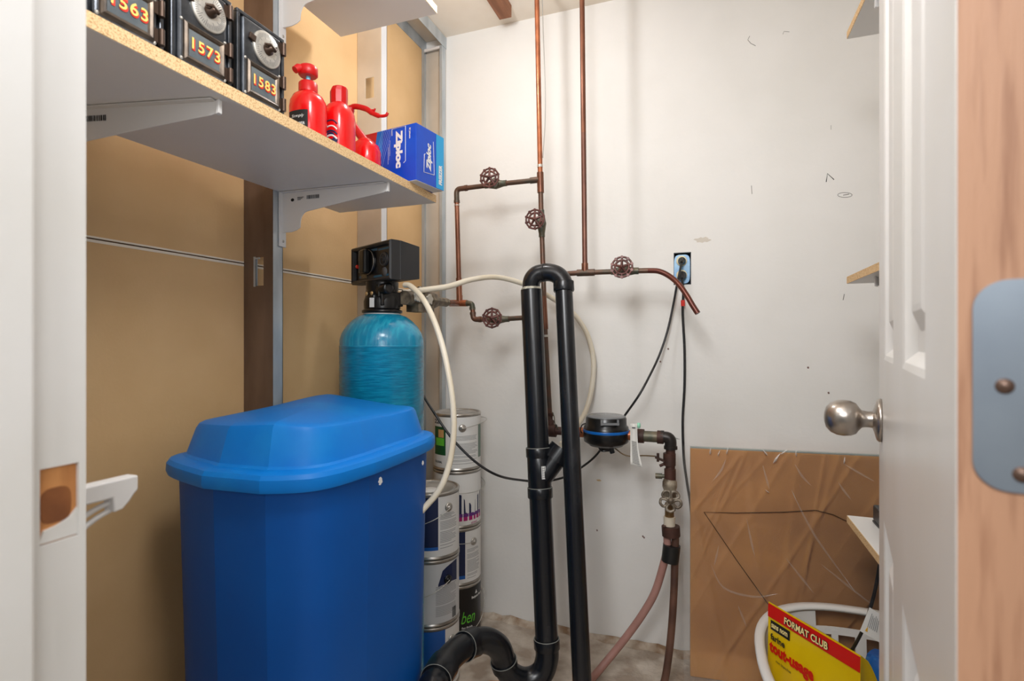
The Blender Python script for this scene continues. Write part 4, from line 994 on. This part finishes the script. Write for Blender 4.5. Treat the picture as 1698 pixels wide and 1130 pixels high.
MB().tube(cp, .0042, 10).build('cable', m_cord, c2_)
MB().tube([at(1132.3, 498, Y=1.881), at(1132.6, 508, Y=1.882)], .0068, 12).build('red_band', mat('red_tape_band', (214, 50, 40), .4), c2_)

# ------------------------------------------------------------ paint cans
def can(cx_, cy_, z0_, spec, label, group):
    R, Hc = .0865, .2015
    c = V((cx_, cy_, z0_)); d = V((-cx_, -cy_, 0)).normalized(); f_ = -d; rt = f_.cross(UP)
    def sp(a, z, k=1.0): return c + (d*cos(a) + rt*sin(a))*R*k + UP*z
    r = thing('paint_can', c, label, 'paint can', group)
    MB().lathe([(R-.003, .0005), (R+.001, .0015), (R+.0018, .004), (R+.001, .007), (R-.001, .009), (R-.001, Hc-.010), (R+.001, Hc-.008), (R+.0018, Hc-.004), (R+.0008, Hc-.001), (R-.004, Hc-.0005), (R-.006, Hc-.003)], c, UP, 48, caps=False).build('body', m_silver, r)
    MB().lathe([(R-.0055, Hc-.003), (R-.009, Hc-.009), (R-.013, Hc-.010), (R-.016, Hc-.005), (R-.019, Hc-.0045), (R-.022, Hc-.008), (0, Hc-.008)], c, UP, 48, caps=False).build('lid', m_lidgrey, r)
    base = spec.get('base', m_white)
    MB().grid(lambda u, v: sp(-2.2+4.4*u, .0105 + (Hc-.022)*v, 1.0), 36, 1).build('label', base, r)
    for i, (a0, a1, z0p, z1p, m_) in enumerate(spec.get('patch', [])):
        a0, a1 = radians(a0), radians(a1)
        MB().grid(lambda u, v: sp(a0+(a1-a0)*u, z0p+(z1p-z0p)*v, 1.004+.0008*i), 10, 1).build('printed_panel', m_, r)
    tx = spec.get('lines')
    if tx:
        random.seed(int(cx_*1000)+int(z0_*100)); mb = MB()
        a0, a1, zt_, zb_, m_ = tx; z = zt_; a0, a1 = radians(a0), radians(a1)
        while z > zb_:
            e = a1 - random.random()*.12*(1 if random.random() < .7 else 3)
            if random.random() < .86:
                h_ = .0017
                mb.grid(lambda u, v: sp(a0+(e-a0)*u, z+h_*v, 1.0035), 8, 1)
            z -= .0044
        mb.build('small_print', m_, r)
    for s_, a, z, wd, ht, m_, b_, sh in spec.get('text', []):
        mb = MB(); letter(mb, s_, lambda x, y: sp(radians(a)+x/R, z+y, 1.009), width=wd, height=ht, bold=b_, shear=sh); mb.build('lettering', m_, r)
    for pts, m_ in spec.get('blob', []):
        bm_ = MB()
        for (a, zl_, zh_), (b, yl_, yh_) in zip(pts, pts[1:]):
            bm_.add([sp(radians(a), zl_, 1.008), sp(radians(b), yl_, 1.008), sp(radians(b), yh_, 1.008), sp(radians(a), zh_, 1.008)], [(0, 1, 2, 3)])
        bm_.build('paint_drip', m_, r)
    lug = spec.get('lug')
    if lug:
        a, z, m_, sag = lug; a = radians(a); n_ = (d*cos(a)+rt*sin(a)); p0 = sp(a, z, 1.0)
        lo = MB().lathe([(.0135, 0), (.0135, .0025), (.011, .005), (.006, .0045), (.0055, .008), (0, .0085)], p0, n_, 22).build('ear_lug', m_, r)
        other = sp(a+pi, z, 1.0); pts = []
        side = -1 if sag[0] == 'l' else 1
        e1 = p0 + n_*.010
        for i in range(13):
            q = a + side*pi*i/12; pts.append(c + (d*cos(q)+rt*sin(q))*(R+.010+.012*sin(pi*i/12)) + UP*(z - sag[1]*sin(pi*i/12)))
        MB().tube(spline(pts, 3), .0013, 6).build('bail_wire', m_wire, r)
    return r
RS = (-.867, 1.758); LS = (-.823, 1.487); hc = .2025
gR, gL = 'paint cans stacked by the white wall', 'paint cans stacked beside the blue tub'
can(*RS, .0012, dict(base=m_canblack, text=[('Benjamin Moore', 36, .146, .062, .012, m_white, .03, 0), ('ben', 9, .068, .056, .042, m_green, .0, .35), ('flat finish', 10, .050, .042, .0075, m_white, .02, 0), ('interior paint', 10, .038, .048, .006, m_green, .02, 0), ('natural white', 10, .028, .05, .006, m_green, .02, 0)],
    blob=[([(47, .163, .164), (51, .163, .177), (55, .163, .164)], m_white)], lug=(100, .15, m_silver, ('l', .105))), 'black paint can with green script, at the bottom of the tall rear stack', gR)
can(*RS, .0012+hc, dict(patch=[(-60, 19, .035, .19, m_navy), (-60, 19, .024, .036, m_blue)], lines=(24, 66, .125, .02, m_grey_t), lug=(42, .15, m_silver, ('l', -.01))), 'white and navy paint can second from the floor in the tall rear stack', gR)
can(*RS, .0012+2*hc, dict(patch=[(-60, 72, .03, .12, m_navy), (-60, 72, .026, .04, m_magenta), (-60, 72, .04, .052, mat('violet_print', (96, 40, 120), .5))],
    blob=[([(-30, .12, .15), (10, .118, .15), (18, .10, .15), (20, .055, .15), (23, .055, .15), (24, .085, .15), (31, .088, .15), (36, .075, .15), (40, .085, .15), (42, .05, .15), (46, .05, .15), (47, .095, .15), (60, .112, .15), (75, .12, .15)], m_white)], text=[('ADVANCE', 34, .012, .03, .007, m_magenta, .02, 0)], lug=(112, .15, m_silver, ('l', .02))), 'navy paint can with white drips and magenta stripe, in the tall rear stack', gR)
can(*RS, .0012+3*hc, dict(patch=[(-66, -28, .055, .155, m_dkgreen), (-60, -32, .088, .115, m_green), (-50, -33, .117, .145, mat('tan_print', (214, 164, 104), .5)), (60, 78, .04, .16, mat('grey_green_print', (110, 132, 118), .5))], lines=(-12, 56, .122, .022, m_grey_t), text=[('22', -66, .165, .03, .016, m_grey_d, .04, 0), ('COLONIAL', -64, .026, .04, .008, m_grey_d, .04, 0)], lug=(12, .152, m_silver, ('r', -.02))), 'white paint can with a green panel, topmost of the tall rear stack', gR)
can(*LS, .0012, dict(patch=[(-40, 28, .012, .19, m_blue)], lines=(36, 66, .10, .02, m_grey_t), lug=(44, .152, m_silver, ('l', .09))), 'blue and white paint can, lowest of the short front stack', gL)
can(*LS, .0012+hc, dict(base=mat('pale_grey_label', (206, 206, 206), .5), lines=(8, 60, .12, .03, m_grey_t),
    blob=[([(13, .122, .128), (18, .124, .150), (22, .125, .168), (30, .126, .176), (45, .128, .184), (60, .124, .188), (82, .118, .188)], m_navy)], lug=(34, .138, m_black, ('l', .05)), patch=[(46, 47, .014, .045, m_ink), (48, 50, .014, .045, m_ink), (51, 52, .014, .045, m_ink), (53, 56, .014, .045, m_ink), (57, 58, .014, .045, m_ink)]), 'pale grey paint can with a navy paint smear and black lug', gL)
tcn = can(*LS, .0012+2*hc, dict(patch=[(-60, 13, .03, .19, m_navy), (-60, 13, .03, .04, m_blue)], lines=(17, 62, .135, .03, m_grey_t), lug=(36, .155, m_silver, ('l', .05))), 'white and navy paint can with a white dab on its lid, atop the front stack', gL)
MB().lathe([(.0, 0), (.03, 0), (.028, .0012), (0, .0014)], V((LS[0]-.0, LS[1]-.015, .0012+3*hc-.0085)), UP, 20).build('white_dab', m_white, tcn)

# ------------------------------------------------------------ wrapped board leaning on the back wall
P0 = at(1145, 744, Y=1.79); P1 = at(1457, 755, Y=1.855)
bl = V((P0.x, P0.y-.012, .001)); tl = P0
xdir = V((P1.x-P0.x, P1.y-P0.y, 0)).normalized(); BL = .66*.86
BL = (XR-.02 - P0.x)/xdir.x
bn = xdir.cross(UP).normalized()      # towards the viewer
sh = thing('wrapped_board', bl + xdir*BL/2, 'large brown cardboard sheet in clear plastic wrap leaning on the back wall', 'board')
up_ = (tl-bl); hh_ = up_.length
MB().fbox(bl, xdir*BL, -bn*.015, up_).build('board', m_card, sh, bevel=.002)
MB().fbox(tl - bn*.0015 + UP*.0005, xdir*BL, -bn*.014, UP*.004).build('top_strip', mat('grey_green_tape', (150, 160, 156), .35), sh)
random.seed(11)
folds = [(random.uniform(-.2, 1.2), random.uniform(-.9, .9), random.uniform(.004, .018), random.uniform(.0012, .0034)) for _ in range(34)]
def film(u, v):
    h_ = .005
    for p0_, sl, wd, am in folds:
        d_ = (u - p0_ - sl*(v-.5)); h_ += am*math.exp(-(d_/wd)**2)
    h_ += .0015*sin(23*u+7*v) * sin(19*v-3*u)
    flare = max(0, .12-v)*.25
    return bl + xdir*(-.022 + (BL+.02)*u) + up_*(-.0 + 1.012*v) + bn*(h_*.8 + flare) + UP*(.003*sin(40*u) if v > .99 else 0)
MB().grid(film, 150, 90).build('plastic_wrap', m_film, sh)
# bunched film tufts along the top
random.seed(5); m_tuft = film_mat('bunched_film', (245, 245, 245), .5, .1)
for px_, py_, s_ in ((1178, 748, .02), (1192, 752, .016), (1206, 748, .018), (1268, 750, .02), (1288, 760, .03), (1300, 750, .02), (1320, 752, .018), (1400, 764, .018), (1272, 815, .012)):
    c = at(px_, py_, Y=P0.y + (P1.y-P0.y)*(px_-1145)/312 - .012)
    a_ = V((random.uniform(-1, 1)*.5, -.1, random.uniform(.3, 1))).normalized(); b_ = V((a_.z, .3, -a_.x))
    sk = [(-1, 0), (-.4, .22), (.2, .1), (1, .05), (.5, -.12), (-.3, -.2)]
    ridge = [c + a_*x*s_*.7 + b_*y*s_*.7 + V((0, -.004*(1-abs(x)), 0)) for x, y in sk]; mid = c + V((0, -.009, 0))
    MB().add([mid]+ridge, [(0, k+1, (k+1) % 6+1) for k in range(6)]).build('film_tuft', m_tuft, sh)
m_glint = film_mat('crease_glint', (240, 238, 232), .13, .15)  # whitish strips: highlights along the wrap's creases put in as colour
def filmp(px_, py_): return at(px_, py_, Y=P0.y + (P1.y-P0.y)*(px_-1145)/312 - .0125 + (P0.y-bl.y)*0)
for line in ([(1265, 772), (1271, 795), (1276, 812)], [(1312, 812), (1330, 850), (1352, 890), (1380, 930), (1420, 985)], [(1302, 925), (1330, 960), (1350, 985)], [(1360, 935), (1410, 975), (1452, 1008)], [(1180, 800), (1196, 780), (1204, 760)], [(1178, 935), (1200, 975), (1250, 990), (1290, 985)], [(1192, 905), (1184, 940)], [(1318, 770), (1330, 790), (1345, 806)], [(1224, 1005), (1238, 1040)], [(1390, 800), (1400, 815), (1412, 830)], [(1238, 860), (1246, 900), (1252, 925)], [(1400, 770), (1420, 782), (1452, 800)]):
    pts = spline([filmp(x, y) for x, y in line], 4); mbc = MB()
    for k in range(len(pts)-1):
        a_, b_ = pts[k], pts[k+1]; d_ = (b_-a_).normalized(); q_ = d_.cross(V((0, -1, 0)))
        wa, wb_ = .0028*sin(pi*k/(len(pts)-1)) + .0003, .0028*sin(pi*(k+1)/(len(pts)-1)) + .0003
        mbc.add([a_-q_*wa, b_-q_*wb_, b_+q_*wb_+V((0, -.0015, 0)), a_+q_*wa+V((0, -.0015, 0))], [(0, 1, 2, 3)])
    mbc.build('crease_glint', m_glint, sh)
def onb(px_, py_): return at(px_, py_, Y=P0.y-.006 + (P1.y-P0.y)*(px_-1145)/312*1.0) + bn*.004
MB().tube([onb(1275, 1004), onb(1222, 930), onb(1167, 849), onb(1220, 850.5), onb(1300, 849), onb(1352, 846), onb(1380, 853), onb(1420, 872), onb(1456, 892)], .0012, 6).build('tie_string', mat('dark_string', (60, 44, 26), .7), sh)
tag(MB().fbox(V((-.60, 1.42, .0005)), V((.16, .06, 0)), V((-.04, .10, 0)), UP*.012).build('wood_offcut', m_woodraw, bevel=.001), 'small orange wood offcut on the floor under the trap', 'offcut')

# ------------------------------------------------------------ laundry basket with flour bag
BC = V((.405, 1.44, 0)); BRX, BRY, BHH = .285, .325, .30
bk = thing('laundry_basket', BC, 'white slotted plastic laundry basket by the wrapped board', 'basket')
def el_(q, k, z, p=2.5):
    return V((BC.x + math.copysign(abs(cos(q))**(2/p), cos(q))*BRX*k, BC.y + math.copysign(abs(sin(q))**(2/p), sin(q))*BRY*k, z))
def kz_(z): return .885 + .095*(z/BHH)
# keep it inside the right wall
BRX = min(BRX, XR - BC.x - .012)
EX0 = BC.x - .285
def elx(q, k, z):
    p = el_(q, k, z)
    if p.x < BC.x: p.x = BC.x + (p.x-BC.x)*.285/BRX
    return p
NQ = 72
def hoop(z0_, z1_, off=0.0, k0=None):
    return [[elx(2*pi*i/NQ, kz_(z)+off, z) for i in range(NQ)] for z in (z0_, z1_)]
th = .012
rim = MB()
rim.loft([[elx(2*pi*i/NQ, k, z) for i in range(NQ)] for k, z in ((.965, BHH-.006), (1.0, BHH-.012), (1.03, BHH-.012), (1.04, BHH-.002), (1.03, BHH+.004), (.98, BHH+.004), (.955, BHH), (.955, BHH-.008), (.965, BHH-.006))], sm=True, cap0=False, cap1=False)
rim.build('rim', m_basket, bk)
def band(z0_, z1_, name, gap=None):
    mb = MB(); i0 = 0
    for i in range(NQ):
        if gap and gap(i): continue
        a, b = 2*pi*i/NQ, 2*pi*(i+1)/NQ
        o_ = [elx(a, kz_(z0_), z0_), elx(b, kz_(z0_), z0_), elx(b, kz_(z1_), z1_), elx(a, kz_(z1_), z1_)]
        i_ = [elx(a, kz_(z0_)-.012, z0_), elx(b, kz_(z0_)-.012, z0_), elx(b, kz_(z1_)-.012, z1_), elx(a, kz_(z1_)-.012, z1_)]
        mb.add(o_+i_, [(0, 1, 2, 3), (7, 6, 5, 4), (0, 4, 5, 1), (3, 2, 6, 7), (0, 3, 7, 4), (1, 5, 6, 2)], 0)
    return mb.build(name, m_basket, bk)
handle_gap = lambda i: (abs((i - NQ*.235)) < 4.2) or (abs(i - NQ*.735) < 4.2)
band(BHH-.052, BHH-.006, 'upper_band', lambda i: handle_gap(i) or NQ*.235 < i < NQ*.735)
band(BHH-.052, BHH-.006, 'upper_band', lambda i: handle_gap(i) or not (NQ*.235 < i < NQ*.735))
band(BHH-.072, BHH-.052, 'middle_band')
band(.06, .078, 'lower_band'); band(.002, .02, 'foot_band')
for i in range(0, NQ, 2):
    a, b = 2*pi*(i-.32)/NQ, 2*pi*(i+.32)/NQ
    z0_, z1_ = .019, BHH-.06
    o_ = [elx(a, kz_(z0_), z0_), elx(b, kz_(z0_), z0_), elx(b, kz_(z1_), z1_), elx(a, kz_(z1_), z1_)]
    i_ = [elx(a, kz_(z0_)-.014, z0_), elx(b, kz_(z0_)-.014, z0_), elx(b, kz_(z1_)-.014, z1_), elx(a, kz_(z1_)-.014, z1_)]
    MB().add(o_+i_, [(0, 1, 2, 3), (7, 6, 5, 4), (0, 4, 5, 1), (3, 2, 6, 7), (0, 3, 7, 4), (1, 5, 6, 2)]).build('slat', m_basket, bk)
MB().loft([[elx(2*pi*i/NQ, .88, z) for i in range(NQ)] for z in (.003, .006)]).build('bottom', m_basket, bk)

# flour bag
fl0 = at(1275, 998, d=1.39); fl1 = at(1428, 1088, d=1.145)
fz = (fl0.z+fl1.z)/2
bg = thing('flour_bag', V(((fl0.x+fl1.x)/2, (fl0.y+fl1.y)/2, .01)), 'yellow and red bag of flour standing in the laundry basket', 'bag')
fr_ = V((fl1.x-fl0.x, fl1.y-fl0.y, 0)); FW = fr_.length; fr_.normalize(); fnn = fr_.cross(UP)          # towards viewer
FH = fz - .012; FT = .10
tilt = V((0, 0, 0))
def bagf(x, y, side):                 # x 0..1 along, y 0..1 up; thickness swells below the top seam
    t = FT*.5*min(1, (1-y)*3.2)**.6*(.72+.28*sin(pi*min(1, max(0, x))))
    p = V((fl0.x, fl0.y, .012)) + fr_*(FW*x) + UP*(FH*y) + (fl1.z-fl0.z)*UP*(x-.5)*y
    wr = .003*sin(17*x+5*y)*sin(9*y+2)*(1-y)
    return p + fnn*(side*t - t*.9 + wr*side)
mb = MB(); mb.grid(lambda u, v: bagf(u, v, 1), 48, 40); mb.build('front', m_yellow, bg)
mb = MB(); mb.grid(lambda u, v: bagf(1-u, v, -1), 24, 24); mb.build('back', m_yellow, bg)
mb = MB()
for xx in (0, 1):
    mb.grid(lambda u, v: bagf(xx, v, 1-2*u) + fr_*(.0 if xx == 0 else 0) - fr_*(.03*sin(pi*u)*(1 if xx else -1))*(1-v), 8, 24)
mb.build('gusset', m_yellow, bg)
def bf(x, y, e=.0016):                 # metres from the left edge and down from the top seam
    return bagf(x/FW, 1 - y/FH, 1) + fnn*e
mb = MB(); mb.grid(lambda u, v: bf(FW*u, .003 + .034*v), 24, 3); mb.build('red_band', m_redprint, bg)
mb = MB(); mb.grid(lambda u, v: bf(FW*u, -.0 + .004*v, .0006), 24, 1); mb.build('top_seam', m_yellow, bg)
def btxt(s_, x, y, wd, ht, m_, bold=.04, e=.0036, nm='lettering', shear=0):
    mb = MB(); letter(mb, s_, lambda a, b: bf(x+a, y-b, e), width=wd, height=ht, bold=bold, shear=shear); mb.build(nm, m_, bg)
btxt('FORMAT CLUB', .0565, .0305, .125, .0185, m_ink, .07, .003); btxt('FORMAT CLUB', .0555, .0300, .125, .0175, m_cream, .03, .0042)
mb = MB(); mb.grid(lambda u, v: bf(.010 + .062*u, .042 + .024*v), 8, 3); mb.build('black_panel', m_ink, bg)
btxt('sans nom', .0145, .059, .052, .0105, m_cream, .03)
btxt('farine', .012, .091, .047, .017, m_ink, .03)
btxt('tout-usage', .008, .132, .137, .036, m_redprint, .05)
btxt('non blanchie', .03, .142, .05, .007, m_ink, .01)
mb = MB(); mb.add([bf(.115+.022*cos(2*pi*i/24), .170+.022*sin(2*pi*i/24), .002) for i in range(24)], [tuple(range(24))]); mb.build('round_seal', m_cream, bg)
btxt('2.5 kg', .102, .176, .027, .009, m_ink, .02, .003)

# crumpled blue bag and a cord with its warning label
bbx = at(1448, 1085, d=1.2); cc = V((.385, 1.30, 0)); cc = at(1452, 1084, d=1.235)
mb = MB(); random.seed(21); rings = []
for i in range(9):
    t = i/8; rr_ = .062*sin(pi*min(1, .12+.88*(1-t)*.9))
    rings.append([V((cc.x+.01 + cos(2*pi*k/16)*rr_*(1+.25*random.uniform(-1, 1)), cc.y + sin(2*pi*k/16)*rr_*(1+.25*random.uniform(-1, 1)), .012 + (cc.z-.012)*t + random.uniform(-.006, .006))) for k in range(16)])
tag(mb.loft(rings, sm=True).build('plastic_bag', m_bluebag), 'crumpled blue plastic bag in the basket behind the flour', 'bag')
lc = thing('appliance_cord', at(1440, 1000, Y=1.43), 'black appliance cord with a white warning label hanging into the basket', 'cord')
cpt = [at(1464, 905, Y=1.42), at(1459, 935, Y=1.42), at(1452, 975, Y=1.42), at(1443, 1010, Y=1.42), at(1432, 1042, Y=1.42), at(1418, 1070, Y=1.43), at(1405, 1092, Y=1.45), at(1400, 1115, Y=1.47)]
MB().tube(spline(cpt, 6), .0038, 8).build('cable', m_cord, lc)
la = [at(1442, 1008, Y=1.405), at(1464, 1022, Y=1.40), at(1458, 1066, Y=1.40), at(1426, 1047, Y=1.405)]
MB().add(la + [p + V((0, .001, 0)) for p in la], [(0, 1, 2, 3), (7, 6, 5, 4), (0, 4, 5, 1), (1, 5, 6, 2), (2, 6, 7, 3), (3, 7, 4, 0)]).build('label', m_white, lc)
def lf(u, v): return (la[3]*(1-u)+la[2]*u)*(1-v) + (la[0]*(1-u)+la[1]*u)*v - V((0, .0012, 0))
g = MB()
for k in range(6): g.add([lf(.25+.1*k, .3), lf(.29+.1*k, .3), lf(.29+.1*k, .85-.05*(k % 3)), lf(.25+.1*k, .85-.05*(k % 3))], [(0, 1, 2, 3)])
g.build('label_print', m_grey_t, lc)
g = MB(); g.add([lf(.2, .12), lf(.34, .12), lf(.27, .32)], [(0, 1, 2)]); g.build('warning_sign', mat('amber_print', (226, 170, 40), .5), lc)
# dark appliance standing on the lowest right shelf
zl = at(1405, 855, X=RX).z
ap0 = at(1446, 866, Z=zl-H); 
dk = thing('black_appliance', (ap0.x+.05, ap0.y, zl+.0003), 'black appliance corner on the lowest right shelf', 'appliance')
MB().box((ap0.x, ap0.y-.14, zl+.0005), (ap0.x+.14, ap0.y, zl+.006)).build('base', m_black_m, dk, bevel=.002)
MB().box((ap0.x+.001, ap0.y-.139, zl+.006), (ap0.x+.139, ap0.y-.001, zl+.042)).build('housing', m_black_m, dk, bevel=.004)
